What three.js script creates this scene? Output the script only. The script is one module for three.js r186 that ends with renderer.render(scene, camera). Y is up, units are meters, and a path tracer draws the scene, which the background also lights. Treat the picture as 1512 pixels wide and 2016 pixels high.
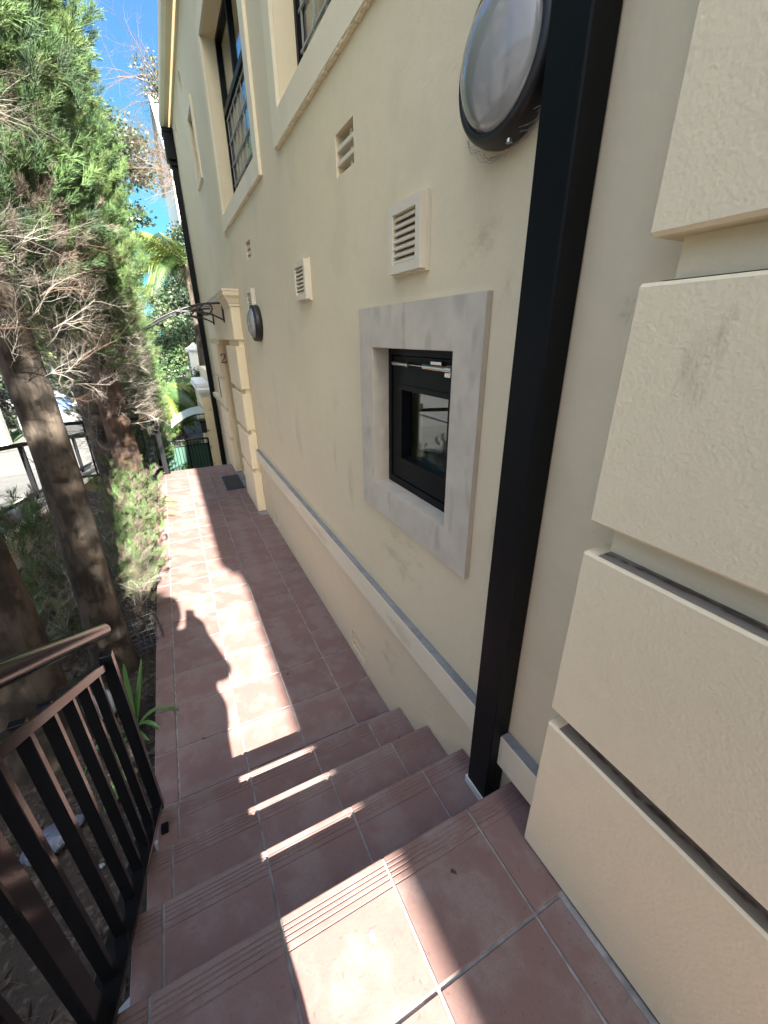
import * as THREE from 'three';
import { mergeGeometries } from 'three/addons/utils/BufferGeometryUtils.js';
import { ConvexGeometry } from 'three/addons/geometries/ConvexGeometry.js';
import { TextGeometry } from 'three/addons/geometries/TextGeometry.js';
import { FontLoader } from 'three/addons/loaders/FontLoader.js';
import { MarchingCubes } from 'three/addons/objects/MarchingCubes.js';

// ---------------------------------------------------------------- camera, sky, sun, exposure
const scene = new THREE.Scene();
const camera = new THREE.PerspectiveCamera(102.56, 0.75, 0.02, 600);
camera.rotation.order = 'YXZ';
camera.position.set(0, 2.06, 0);
camera.rotation.set(-23.2385 * Math.PI / 180, -26.4725 * Math.PI / 180, -0.515 * Math.PI / 180);
scene.add(camera);

const renderer = new THREE.WebGLRenderer({ antialias: true });
renderer.toneMapping = THREE.LinearToneMapping;
renderer.toneMappingExposure = 19.5;
renderer.shadowMap.enabled = true;

const SUN = new THREE.Vector3(0.100, 1, 1.55).normalize();
const sun = new THREE.DirectionalLight(new THREE.Color(1, 0.94, 0.84), 2.25);
sun.position.copy(SUN).multiplyScalar(60); sun.castShadow = true;
sun.shadow.camera.left = -25; sun.shadow.camera.right = 25; sun.shadow.camera.top = 25; sun.shadow.camera.bottom = -25; sun.shadow.camera.far = 150;
sun.shadow.mapSize.set(4096, 4096);
scene.add(sun); scene.add(sun.target);

{ // clear afternoon sky: deep blue above, cyan lower, whiter round the sun
  const W = 512, H = 256, d = new Float32Array(W * H * 4), hor = [0.015, 0.056, 0.064], mid = [0.001, 0.012, 0.050], zen = [0.001, 0.013, 0.047];
  for (let r = 0; r < H; r++) for (let c = 0; c < W; c++) {
    const up = ((r + .5) / H - .5) * Math.PI, az = ((c + .5) / W - .5) * 2 * Math.PI, y = Math.sin(up);
    const cs = Math.cos(az) * Math.cos(up) * SUN.x + y * SUN.y + Math.sin(az) * Math.cos(up) * SUN.z;
    const ang = Math.acos(Math.min(1, Math.max(-1, cs)));
    const fillGlow = 0.4 * Math.exp(-ang / 0.2) + 0.48 * Math.exp(-ang / 0.48);  // broad second lobe added out of view as warm fill for the shaded wall
    const g = [1, 0.94, 0.82], e = Math.max(0, y), t1 = Math.exp(-((e / 0.33) ** 2)), t2 = Math.min(1, e / 0.9);
    for (let k = 0; k < 3; k++) d[(r * W + c) * 4 + k] = (y < 0 ? hor[k] * 0.6 : hor[k] * t1 + (mid[k] * (1 - t2) + zen[k] * t2) * (1 - t1)) * 1.0 + fillGlow * g[k];
    d[(r * W + c) * 4 + 3] = 1;
  }
  const sky = new THREE.DataTexture(d, W, H, THREE.RGBAFormat, THREE.FloatType);
  sky.mapping = THREE.EquirectangularReflectionMapping; sky.magFilter = THREE.LinearFilter; sky.needsUpdate = true;
  scene.background = sky; scene.environment = sky;
}

// ---------------------------------------------------------------- helpers
const V = (x, y, z) => new THREE.Vector3(x, y, z);
function rngOf(seed) { let s = seed >>> 0; return () => { s = (s + 0x6d2b79f5) | 0; let t = Math.imul(s ^ (s >>> 15), 1 | s); t = (t + Math.imul(t ^ (t >>> 7), 61 | t)) ^ t; return ((t ^ (t >>> 14)) >>> 0) / 4294967296; }; }
const used = {};
function numbered(n) { if (!(n in used)) { used[n] = 0; return n; } used[n]++; return n + '_' + String(used[n]).padStart(3, '0'); }
function shade(m) { m.castShadow = true; m.receiveShadow = true; return m; }
function obj(name, geo, mat, parent = scene) { const m = shade(new THREE.Mesh(Array.isArray(geo) ? merge(geo) : geo, mat)); m.name = parent === scene ? numbered(name) : name; parent.add(m); return m; }
function thing(name, label, category, p = [0, 0, 0], turn = 0, group) { const o = new THREE.Group(); o.name = numbered(name); o.position.set(...p); o.rotation.y = turn; o.userData = { label, category }; if (group) o.userData.group = group; scene.add(o); return o; }
function tag(o, label, category, group) { o.userData = { ...o.userData, label, category }; if (group) o.userData.group = group; return o; }
function struct(o, label) { o.userData.kind = 'structure'; if (label) o.userData.label = label; return o; }
function structGroup(name, label) { const g = new THREE.Group(); g.name = numbered(name); g.userData = { kind: 'structure', label }; scene.add(g); return g; }
function merge(list) {
  const gs = list.map((g) => { const q = g.index ? g.toNonIndexed() : g; for (const k of Object.keys(q.attributes)) if (!['position', 'normal', 'uv'].includes(k)) q.deleteAttribute(k); if (!q.attributes.uv) planarUV(q); if (!q.attributes.normal) q.computeVertexNormals(); return q; });
  return gs.length === 1 ? gs[0] : mergeGeometries(gs);
}
function planarUV(g) { // uv in metres, by the way each triangle faces
  if (g.index) g = g.toNonIndexed();
  const p = g.attributes.position, n = p.count, uv = new Float32Array(n * 2), a = V(), b = V(), c = V();
  for (let i = 0; i < n; i += 3) {
    a.fromBufferAttribute(p, i); b.fromBufferAttribute(p, i + 1).sub(a); c.fromBufferAttribute(p, i + 2).sub(a); b.cross(c);
    const x = Math.abs(b.x), y = Math.abs(b.y), z = Math.abs(b.z);
    for (let k = i; k < i + 3; k++) {
      const X = p.getX(k), Y = p.getY(k), Z = p.getZ(k);
      if (y >= x && y >= z) { uv[k * 2] = X; uv[k * 2 + 1] = Z; } else if (x >= z) { uv[k * 2] = Z; uv[k * 2 + 1] = Y; } else { uv[k * 2] = X; uv[k * 2 + 1] = Y; }
    }
  }
  g.setAttribute('uv', new THREE.BufferAttribute(uv, 2)); return g;
}
// box between two corners
function bx(x0, y0, z0, x1, y1, z1) { const g = new THREE.BoxGeometry(Math.abs(x1 - x0), Math.abs(y1 - y0), Math.abs(z1 - z0)); g.translate((x0 + x1) / 2, (y0 + y1) / 2, (z0 + z1) / 2); return planarUV(g); }
// box with chamfered edges
function cb(x0, y0, z0, x1, y1, z1, c = 0.004) {
  const pts = [];
  for (const [x, sx] of [[x0, 1], [x1, -1]]) for (const [y, sy] of [[y0, 1], [y1, -1]]) for (const [z, sz] of [[z0, 1], [z1, -1]]) pts.push(V(x + sx * c, y + sy * c, z), V(x + sx * c, y, z + sz * c), V(x, y + sy * c, z + sz * c));
  return planarUV(new ConvexGeometry(pts));
}
// round or square bar between two points
function bar(a, b, r0, r1 = r0, sides = 8, caps = true) {
  const d = V().subVectors(b, a), L = d.length(), g = new THREE.CylinderGeometry(r1, r0, L, sides, 1, !caps);
  g.translate(0, L / 2, 0); g.applyQuaternion(new THREE.Quaternion().setFromUnitVectors(V(0, 1, 0), d.normalize())); g.translate(a.x, a.y, a.z); return g;
}
function tube(pts, r, sides = 8, seg = 0) { return new THREE.TubeGeometry(new THREE.CatmullRomCurve3(pts), seg || pts.length * 4, r, sides, false); }
// a plate with holes, drawn in (u = -z, y) and set across the wall: x from x0 to x1
function plate(outline, holes, x0, x1) {
  const sh = new THREE.Shape(outline.map(([u, v]) => new THREE.Vector2(u, v)));
  for (const h of holes) sh.holes.push(new THREE.Path(h.map(([u, v]) => new THREE.Vector2(u, v))));
  const g = new THREE.ExtrudeGeometry(sh, { depth: x1 - x0, bevelEnabled: false, curveSegments: 24 });
  g.rotateY(Math.PI / 2); g.translate(x0, 0, 0); return planarUV(g);
}
const rect = (u0, v0, u1, v1) => [[u0, v0], [u1, v0], [u1, v1], [u0, v1]];
const ring = (u, v, r, n = 24) => Array.from({ length: n }, (_, i) => [u + r * Math.cos(i / n * 6.2832), v + r * Math.sin(i / n * 6.2832)]);

// ---------------------------------------------------------------- textures (tileable value noise)
function noiseOf(seed) {
  const r = rngOf(seed), t = new Float32Array(65536); for (let i = 0; i < 65536; i++) t[i] = r();
  const h = (x, y, p, o) => t[(((x % p + p) % p) + ((y % p + p) % p) * 251 + o * 7919) & 65535];
  const n = (x, y, p, o) => { const i = Math.floor(x), j = Math.floor(y), f = x - i, g = y - j, u = f * f * (3 - 2 * f), w = g * g * (3 - 2 * g); return (h(i, j, p, o) * (1 - u) + h(i + 1, j, p, o) * u) * (1 - w) + (h(i, j + 1, p, o) * (1 - u) + h(i + 1, j + 1, p, o) * u) * w; };
  return (x, y, f, oct = 4) => { let s = 0, a = .5, t2 = 0; for (let o = 0; o < oct; o++) { s += a * n(x * f, y * f, f, o); t2 += a; a *= .5; f *= 2; } return s / t2; };  // x, y in 0..1
}
const sr = (v) => v <= 0.0031308 ? 12.92 * v : 1.055 * Math.pow(v, 1 / 2.4) - 0.055;
function tex(size, fn, metres, isColor = true, sizeY = size) {
  const d = new Uint8Array(size * sizeY * 4);
  for (let y = 0; y < sizeY; y++) for (let x = 0; x < size; x++) {
    const c = fn((x + .5) / size, (y + .5) / sizeY), o = (y * size + x) * 4;
    for (let k = 0; k < 3; k++) { const v = Array.isArray(c) ? c[k] : c; d[o + k] = Math.max(0, Math.min(255, Math.round(255 * (isColor ? sr(Math.max(0, v)) : v)))); }
    d[o + 3] = 255;
  }
  const t = new THREE.DataTexture(d, size, sizeY, THREE.RGBAFormat); t.wrapS = t.wrapT = THREE.RepeatWrapping; t.magFilter = THREE.LinearFilter; t.generateMipmaps = true; t.minFilter = THREE.LinearMipmapLinearFilter;
  if (isColor) t.colorSpace = THREE.SRGBColorSpace; if (metres) t.repeat.set(1 / metres, 1 / (metres * sizeY / size)); t.needsUpdate = true; return t;
}
const mix = (a, b, t) => a.map((v, i) => v + (b[i] - v) * t), clamp = (x, a = 0, b = 1) => Math.min(b, Math.max(a, x)), step = (a, b, x) => { const t = clamp((x - a) / (b - a)); return t * t * (3 - 2 * t); };
const std = (o) => new THREE.MeshStandardMaterial(o), phy = (o) => new THREE.MeshPhysicalMaterial(o), lin = (r, g, b) => new THREE.Color().setRGB(r, g, b);

const nA = noiseOf(11), nB = noiseOf(23), nC = noiseOf(37);
const stipple = tex(512, (x, y) => .6 * nA(x, y, 64, 2) + .4 * nB(x, y, 20, 2), .55, false);
const finestip = tex(512, (x, y) => .65 * nA(x, y, 100, 3) + .35 * nB(x, y, 40, 3), .5, false);
function renderMat(base, amp = .05) {
  const map = tex(512, (x, y) => { const k = 1 + amp * (nA(x, y, 5, 4) - .5) * 2 + .035 * (nB(x, y, 90, 2) - .5), s = step(.66, .8, nC(x, y, 9, 4)) * .05; return base.map((v, i) => v * k * (1 - s * (i === 2 ? 1.2 : 1))); }, 3.1);
  return std({ map, bumpMap: stipple, bumpScale: .0011, roughness: .88 });
}
const M = {};
M.wall = renderMat([.72, .605, .405], .06);
M.block = renderMat([.84, .71, .48], .035); M.block.bumpMap = finestip; M.block.bumpScale = .0011;
M.trim = renderMat([.76, .665, .48], .05);
M.cement = std({ /* trowelled cement */ map: tex(512, (x, y) => { const a = nA(x, y, 7, 5), b = nB(x, y, 26, 4), s = nC(x, y * .3, 20, 3), k = .475 + .11 * (a - .5) + .09 * (b - .5) - .09 * step(.5, .7, s) * step(.42, .6, a); return [k * 1.14, k, k * .79]; }, 1.1), bumpMap: stipple, bumpScale: .0006, roughness: .8 });
M.black = phy({ color: lin(.004, .005, .0065), roughness: .45, specularIntensity: .3, metalness: 0, bumpMap: finestip, bumpScale: .00015 });
M.rail = phy({ color: lin(.010, .0105, .012), roughness: .13, specularIntensity: .24, bumpMap: finestip, bumpScale: .00012 });
M.plastic = phy({ color: lin(.012, .011, .012), roughness: .42 });
M.lens = phy({ color: lin(.58, .565, .55), roughness: .09, transmission: .6, thickness: 0, clearcoat: .5, clearcoatRoughness: .08 });
M.steel = std({ color: lin(.55, .52, .5), roughness: .25, metalness: 1 });
M.glass = phy({ color: lin(.9, .93, .92), roughness: .01, transmission: 1, thickness: 0, ior: 1.6 });
M.room = std({ color: lin(.4, .38, .34), roughness: .9 });
M.curtain = std({ color: lin(.11, .115, .1), roughness: .95 });
M.white = std({ color: lin(.72, .71, .67), roughness: .6 });
M.vent = std({ color: lin(.68, .60, .46), roughness: .55 });
M.grout = std({ map: tex(256, (x, y) => { const k = .26 + .16 * (nA(x, y, 24, 4) - .5) * 1.6; return [k, k * .98, k * .95]; }, .6), roughness: .95, bumpMap: stipple, bumpScale: .001 });
M.mould = std({ color: lin(.045, .035, .028), roughness: 1 });
M.bars = std({ color: lin(.3, .3, .27), roughness: .5 });
M.ledge = std({ map: tex(256, (x, y) => { const k = .2 + .12 * (nA(x, y, 20, 4) - .5) + .05 * nB(x, y, 60, 2); return [k, k * 1.0, k * .98]; }, .5), roughness: .9 });
M.zinc = std({ color: lin(.62, .61, .58), roughness: .5 });
const tileBump = tex(256, (x, y) => .7 * nA(x, y, 5, 4) + .3 * nB(x, y, 60, 2), 0, false);
M.tiles = [0, 1, 2, 3, 4, 5].map((i) => { // terracotta with chalky worn bloom
  const n1 = noiseOf(100 + i), n2 = noiseOf(200 + i), tint = [1, .94, 1.06, .98, 1.04, .9][i];
  return std({ map: tex(256, (x, y) => {
    const a = n1(x, y, 3, 5), b = n2(x, y, 9, 4), g = n2(x, y, 70, 2), c = [.188 * tint, .113 * tint, .101 * tint];
    const bloom = step(.40, .68, a * .8 + b * .25) * (.55 + .45 * g), ed = step(.62, .8, b) * .3;
    let o = mix(c, [.25, .207, .19], bloom * .55); o = mix(o, [.15, .088, .079], ed); const k = .95 + .1 * g; o = o.map((v) => v * k);
    return n1(x + .37, y + .21, 48, 1) > .93 ? o.map((v) => v * .72) : o;
  }), bumpMap: tileBump, bumpScale: .0008, roughnessMap: tex(128, (x, y) => .42 + .35 * n1(x, y, 6, 4), 0, false), roughness: 1 });
});
M.bark = [[.085, .066, .05, .022, .017, .013], [.095, .056, .038, .028, .018, .013]].map((c, i) => std({ map: tex(256, (x, y) => { const a = nA(x, y, 9 + i * 2, 5), b = nB(x, y * 2, 4, 4), f = nC(x, y * .5, 36, 3), kn = step(.66, .74, nB(x, y * 2, 11, 2)); return mix(c.slice(3), c.slice(0, 3), step(.34, .62, .55 * a + .25 * f + .2 * b) * (1 - .8 * kn)).map((v) => v * (.6 + .8 * b)); }, 0, true, 512), bumpMap: tex(256, (x, y) => .6 * nA(x, y, 9 + i * 2, 5) + .4 * nC(x, y * .5, 36, 3), 0, false, 512), bumpScale: .012, roughness: .95 }));
M.concrete = std({ map: tex(512, (x, y) => { const a = nA(x, y, 5, 5), g = nB(x, y, 110, 2), k = .1 + .06 * (a - .5) + .06 * (g - .5); return [k, k * 1.0, k * .94]; }, 3), roughness: .9, bumpMap: stipple, bumpScale: .002 });
M.soil = std({ map: tex(512, (x, y) => { const a = nA(x, y, 8, 5), g = nB(x, y, 60, 3), k = .028 + .04 * (a - .4) + .05 * step(.55, .8, g); return [Math.max(.008, k * 1.25), Math.max(.006, k), Math.max(.004, k * .75)]; }, 1.3), roughness: 1, bumpMap: stipple, bumpScale: .01 });
M.lawn = std({ color: lin(.03, .075, .02), roughness: 1 });
M.twig = std({ color: lin(.33, .30, .26), roughness: .9 }); M.twigDark = std({ color: lin(.13, .09, .065), roughness: .95 });
M.spray = phy({ color: lin(1, 1, 1), roughness: .8, transmission: .25, thickness: 0, side: THREE.DoubleSide });
M.leaf = phy({ color: lin(1, 1, 1), roughness: .5, transmission: .25, thickness: 0, side: THREE.DoubleSide });
M.frond = phy({ color: lin(.19, .24, .055), roughness: .45, transmission: .35, thickness: 0, side: THREE.DoubleSide });
M.frondDark = phy({ color: lin(.06, .12, .035), roughness: .45, transmission: .3, thickness: 0, side: THREE.DoubleSide });
M.strap = phy({ color: lin(.09, .2, .045), roughness: .4, transmission: .3, thickness: 0, side: THREE.DoubleSide });
M.poly = phy({ color: lin(.8, .85, .86), roughness: .12, transmission: .75, thickness: 0, side: THREE.DoubleSide });
M.polyMilk = phy({ color: lin(.68, .74, .68), roughness: .35, transmission: .45, thickness: 0, side: THREE.DoubleSide });
M.mesh = phy({ color: lin(.035, .12, .085), roughness: .8, transmission: .45, thickness: 0, side: THREE.DoubleSide });
M.mat = std({ map: tex(256, (x, y) => { const k = .02 + .05 * nB(x, y, 90, 2); return [k * 1.1, k, k * .85]; }, .4), bumpMap: stipple, bumpScale: .006, roughness: 1 });
M.matEdge = std({ color: lin(.025, .032, .045), roughness: .8 });
M.stone = std({ map: tex(128, (x, y) => { const k = .3 + .25 * (nA(x, y, 6, 4) - .5); return [k * .95, k, k * 1.03]; }, .3), roughness: .9, bumpMap: stipple, bumpScale: .003 });
M.palest = std({ color: lin(.5, .48, .43), roughness: .9 });
M.roof = std({ color: lin(.2, .09, .06), roughness: .85 });

// ---------------------------------------------------------------- ground, driveway, garden bed
{ const g = new THREE.PlaneGeometry(900, 900, 1, 1); g.rotateX(-Math.PI / 2); g.translate(0, -1.82, -20); struct(obj('ground', planarUV(g), M.concrete)); }
const driveY = (z) => -.10 - .155 * (Math.min(12.9, -z) - 6.72);
function sheet(xs, zs, fy, depth) { // a solid strip: top at fy(x, z), sides down by depth
  const p = [], q = (a, b, c, d) => p.push(...a, ...b, ...c, ...a, ...c, ...d), P = (i, j) => [xs[i], fy(xs[i], zs[j]), zs[j]], B = (i, j) => [xs[i], fy(xs[i], zs[j]) - depth, zs[j]], nx = xs.length - 1, nz = zs.length - 1;
  for (let i = 0; i < nx; i++) for (let j = 0; j < nz; j++) q(P(i, j), P(i, j + 1), P(i + 1, j + 1), P(i + 1, j));
  if (depth) {
    for (let j = 0; j < nz; j++) { q(P(0, j), B(0, j), B(0, j + 1), P(0, j + 1)); q(P(nx, j), P(nx, j + 1), B(nx, j + 1), B(nx, j)); }
    for (let i = 0; i < nx; i++) { q(P(i, 0), P(i + 1, 0), B(i + 1, 0), B(i, 0)); q(P(i, nz), B(i, nz), B(i + 1, nz), P(i + 1, nz)); }
  }
  let g = new THREE.BufferGeometry(); g.setAttribute('position', new THREE.Float32BufferAttribute(p, 3)); g = planarUV(g); g.computeVertexNormals(); return g;
}
const span = (a, b, n) => Array.from({ length: n + 1 }, (_, i) => a + (b - a) * i / n);
// zs run from far (small) to near so that faces point up
struct(obj('driveway', sheet(span(-7.4, -1.86, 2), [-60, -30, -20, -12.9, -10, -7, -3, 1, 5, 9], (x, z) => driveY(Math.min(z, -1)), 1.4), M.concrete));
const bedY = (z) => z > -7.4 ? -.10 : Math.max(-1.72, -.10 - (-7.4 - z) * .55);
{
  const n = noiseOf(5), xs = span(-1.8, -.44, 40), zs = [...span(-12, -7.5, 20), ...span(-7.3, 3, 150)];
  const g = sheet(xs, zs, (x, z) => bedY(z) + .09 * (n((x + 2) / 4, (z + 12) / 16, 24, 4) - .5) - (x < -.5 ? 0 : .02), 0); struct(obj('garden_bed', g, M.soil));
}
{ const w = thing('retaining_wall', 'low cream rendered wall along the driveway behind the tree trunks', 'wall');
  obj('wall_face', sheet([-1.86, -1.72], span(-14, 5, 12), (x, z) => driveY(Math.min(z, -1)) + .04, 2.2), M.wall, w);
  obj('vent', [bx(-1.72, -.45, -5.28, -1.66, -.1, -5.02), ...[0, 1, 2].map((i) => bx(-1.66, -.42 + i * .1, -5.25, -1.65, -.37 + i * .1, -5.05))], M.plastic, w); }

// ---------------------------------------------------------------- tiled walkway, steps and landing
const J = .004; // half a joint
const cols = [[-.387, -.313], [-.305, -.004], [.004, .304], [.312, .612], [.62, .814]];
const tileCache = {}, tr = rngOf(77);
function uv01(g, w, d) { const uv = g.attributes.uv; for (let i = 0; i < uv.count; i++) uv.setXY(i, (uv.getX(i) + w / 2) / .302, (uv.getY(i) + d / 2) / .302); return g; }
function tile(parent, x0, x1, z0, z1, top) { // z0 far, z1 near
  const w = x1 - x0, d = z1 - z0, key = w.toFixed(3) + d.toFixed(3), turn = Math.floor(tr() * 2) * Math.PI;
  tileCache[key] ??= uv01(cb(-w / 2, -.016, -d / 2, w / 2, 0, d / 2, .0022), w, d);
  const m = obj('tile', tileCache[key], M.tiles[Math.floor(tr() * 6)], parent);
  m.position.set((x0 + x1) / 2, top + (tr() - .5) * .0014, (z0 + z1) / 2); m.rotation.set((tr() - .5) * .004, turn, (tr() - .5) * .004);
}
// a nosing tile: rounded front edge and five grooves behind it
function nosing(parent, x0, x1, zNose, depth, top) {
  const w = x1 - x0, key = 'n' + w.toFixed(3) + depth.toFixed(3);
  tileCache[key] ??= (() => {
    const s = new THREE.Shape(); // u = distance behind the nose, v = height
    s.moveTo(.004, -.03); s.lineTo(0, -.026); s.lineTo(0, -.008); s.quadraticCurveTo(.0005, 0, .008, 0);
    for (const u of [.022, .034, .046, .059, .078]) { s.lineTo(u - .0028, 0); s.lineTo(u - .0012, -.0026); s.lineTo(u + .0012, -.0026); s.lineTo(u + .0028, 0); }
    s.lineTo(depth - .002, 0); s.lineTo(depth, -.002); s.lineTo(depth, -.016); s.lineTo(.02, -.016); s.lineTo(.02, -.03);
    const g = new THREE.ExtrudeGeometry(s, { depth: w, bevelEnabled: false, curveSegments: 5 });
    g.rotateY(-Math.PI / 2); g.translate(w / 2, 0, 0); return uv01(planarUV(g), w, 0); // u -> +z, extrusion -> -x
  })();
  const m = obj('nosing_tile', tileCache[key], M.tiles[Math.floor(tr() * 6)], parent); m.position.set((x0 + x1) / 2, top + (tr() - .5) * .001, zNose);
}
const NZ = [-.652, -.922, -1.192, -1.465], NY = [.63, .4725, .315, .1575];
{
  const land = structGroup('landing', 'upper tiled landing in the foreground');
  obj('slab', bx(-.39, -.4, -.63, .84, .624, 3.2), M.grout, land);
  obj('nose_grout', bx(-.388, .603, NZ[0] + .004, .815, .6245, NZ[0] + .023), M.grout, land);
  for (const [a, b] of cols) nosing(land, a, b, NZ[0], .30, NY[0]);
  for (let r = 0; r < 4; r++) for (const [a, b] of cols) tile(land, a, b === .814 ? .704 : b, -.344 + r * .304, -.048 + r * .304, NY[0]);
  obj('grout_line', bx(.703, .61, -.5, .722, .6275, 1.2), M.grout, land);
  const st = structGroup('stairs', 'flight of terracotta tiled steps going down to the walkway');
  for (let i = 1; i < 4; i++) {
    obj('step_core', bx(-.39, -.4, NZ[i] + .02, .82, NY[i] - .006, NZ[i - 1] + .021), M.grout, st);
    obj('nose_grout', bx(-.388, NY[i] - .027, NZ[i] + .004, .815, NY[i] - .0055, NZ[i] + .021), M.grout, st);
    for (const [a, b] of cols) { nosing(st, a, b, NZ[i], NZ[i - 1] - NZ[i] - .002, NY[i]); obj('riser_tile', uvr(a, b, i), M.tiles[(i + 2) % 6], st); }
  }
  for (const [a, b] of cols) { const m = obj('riser_tile', uvr(a, b, 0), M.tiles[1], land); m.position.y = 0; }
  function uvr(a, b, i) { return uv01(cb(a, NY[i] - .152, NZ[i] + .006, b, NY[i] - .032, NZ[i] + .02, .002), .3, .3); }
  const wk = structGroup('walkway', 'terracotta tiled walkway running along the house wall');
  obj('slab', bx(-.437, -.6, -7.5, .84, -.006, -1.44), M.grout, wk);
  const wc = [[-.435, -.331], [-.323, -.004], [.004, .300], [.308, .604], [.612, .816]];
  const zl = [-1.452, -1.592]; while (zl[zl.length - 1] > -7.2) zl.push(zl[zl.length - 1] - .302); zl[zl.length - 1] = -7.5;
  for (let i = 0; i + 1 < zl.length; i++) for (const [a, b] of wc) { if (b > .7 && zl[i + 1] < -5.0) { tile(wk, a, .714, zl[i + 1] + J, zl[i] - J, 0); continue; } tile(wk, a, b, zl[i + 1] + J, zl[i] - J, 0); }
  // lower flight beyond the walkway
  const lo = structGroup('lower_steps', 'steps going down past the far end of the walkway');
  for (let i = 0; i < 10; i++) obj('step', cb(-.43, -1.82, -7.502 - (i + 1) * .27, .84, -.16 * (i + 1), -7.503 - i * .27, .006), M.tiles[i % 6], lo);
}

// ---------------------------------------------------------------- the house
const house = thing('house', 'cream rendered house wall with grey framed small window and upper windows', 'house');
const WX = .82;
{
  const openings = [rect(1.112, 1.402, 1.718, 2.024), rect(3.56, 3.19, 5.2, 4.52), rect(1.2, 3.20, 2.865, 4.52), rect(6.52, 3.9, 6.93, 4.52), rect(1.885, 2.695, 2.08, 2.84), rect(4.12, 2.69, 4.31, 2.815), ring(7.28, 5.02, .1), ring(8.75, 5.02, .1),
    rect(5.86, 0.001, 6.96, 2.035), rect(1.95, .055, 2.16, .19), rect(4.36, .055, 4.53, .17), rect(-1.6, .632, -.6, 2.7), ...[[1.305, 2.26, 1.52, 2.462], [2.54, 2.258, 2.765, 2.455], [4.15, 2.262, 4.38, 2.45]].map(([a, b, c, d]) => rect(a + .025, b + .023, c - .025, d - .023))];
  obj('wall', plate(rect(-8, -1.82, 10.2, 5.42), openings, WX, 1.07), M.wall, house);
  obj('end_wall', bx(1.07, -1.82, -10.2, 7, 5.42, -9.95), M.wall, house); obj('end_wall', bx(1.07, -1.82, 7.75, 7, 5.42, 8), M.wall, house); obj('back_wall', bx(6.9, -1.82, -9.95, 7.1, 5.42, 7.75), M.wall, house);
  { // roof with eave
    const r = new THREE.BufferGeometry(); const a = [.72, 5.46], b = [4, 6.85], c = [7.3, 5.46], z0 = -10.35, z1 = 4.85, q = [];
    const quad = (p, s) => { const [x0, y0] = p, [x1, y1] = s; q.push(x0, y0, z0, x0, y0, z1, x1, y1, z1, x0, y0, z0, x1, y1, z1, x1, y1, z0); };
    quad(a, b); quad(b, c); quad(c, a); for (const z of [z0, z1]) q.push(a[0], a[1], z, b[0], b[1], z, c[0], c[1], z);
    r.setAttribute('position', new THREE.Float32BufferAttribute(q, 3)); const rr = planarUV(r); rr.computeVertexNormals(); obj('roof', rr, M.roof, house);
  }
  obj('fascia', bx(.795, 5.28, -10.3, .819, 5.455, 4.84), M.trim, house);
  { // quad gutter
    const s = new THREE.Shape([[.794, 5.30], [.73, 5.30], [.69, 5.345], [.68, 5.40], [.68, 5.44], [.69, 5.44], [.69, 5.405], [.7, 5.35], [.735, 5.31], [.794, 5.31]].map(([x, y]) => new THREE.Vector2(x, y)));
    const mk = (z0, z1, dx) => { const g = new THREE.ExtrudeGeometry(s, { depth: z1 - z0, bevelEnabled: false }); g.translate(dx, 0, z0); return planarUV(g); };
    obj('gutter', mk(-9.75, 4.5, -.025), M.trim, house); obj('parapet_cap', bx(.822, 5.42, 4.86, 1.3, 5.47, 8.1), M.trim, house);
  }
  // belt trim
  obj('belt_trim', cb(.783, .675, -5.04, .8195, .81, -.47, .003), M.trim, house); obj('trim_ledge', bx(.785, .806, -5.035, .8192, .8115, -.475), M.ledge, house);
  // rooms behind the windows
  const room = (u0, v0, u1, v1) => { const z0 = -u1, z1 = -u0; return [bx(1.9, v0, z0, 1.95, v1, z1), bx(1.071, v0 - .05, z0, 1.9, v0, z1), bx(1.071, v1, z0, 1.9, v1 + .05, z1), bx(1.071, v0, z0 - .05, 1.9, v1, z0), bx(1.071, v0, z1, 1.9, v1, z1 + .05)]; };
  obj('room', [...room(1.0, 1.3, 1.85, 2.15), ...room(3.4, 3.0, 5.4, 4.7), ...room(1.0, 3.0, 3.0, 4.7), ...room(6.4, 3.8, 7.05, 4.6)], M.room, house);

  // small ground floor window in a cement surround
  const w = new THREE.Group(); w.name = 'small_window'; house.add(w);
  obj('surround', [plate(rect(.978, 1.272, 1.838, 2.168), [rect(1.118, 1.411, 1.708, 2.016)], .799, .8185), plate(rect(1.1135, 1.4035, 1.7165, 2.0225), [rect(1.120, 1.413, 1.706, 2.014)], .801, .905)], M.cement, w);
  const fr = obj('frame', [plate(rect(1.121, 1.414, 1.705, 2.013), [rect(1.15, 1.446, 1.678, 1.985)], .878, .95),
    plate(rect(1.154, 1.45, 1.674, 1.981), [rect(1.228, 1.535, 1.6, 1.862)], .884, .94), plate(rect(1.222, 1.529, 1.606, 1.868), [rect(1.242, 1.549, 1.586, 1.848)], .8795, .93)], M.black, w); void fr;
  obj('glass_pane', bx(.922, 1.55, -1.59, .925, 1.845, -1.245), M.glass, w);
  const hy = 1.952; // winder stays along the head
  obj('hinge_stay', [bar(V(.872, hy, -1.645), V(.872, hy, -1.52), .0085, .0085, 12), bar(V(.872, hy, -1.4), V(.872, hy - .002, -1.215), .0115, .0115, 12), bar(V(.871, hy, -1.66), V(.871, hy, -1.135), .003, .003, 6), bar(V(.872, hy, -1.535), V(.872, hy, -1.512), .012, .012, 12), bar(V(.872, hy, -1.245), V(.872, hy, -1.21), .0145, .0145, 12), bx(.87, hy - .028, -1.26, .88, hy - .014, -1.225), bx(.868, hy + .01, -1.35, .884, hy + .02, -1.28)], M.steel, w);

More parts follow.
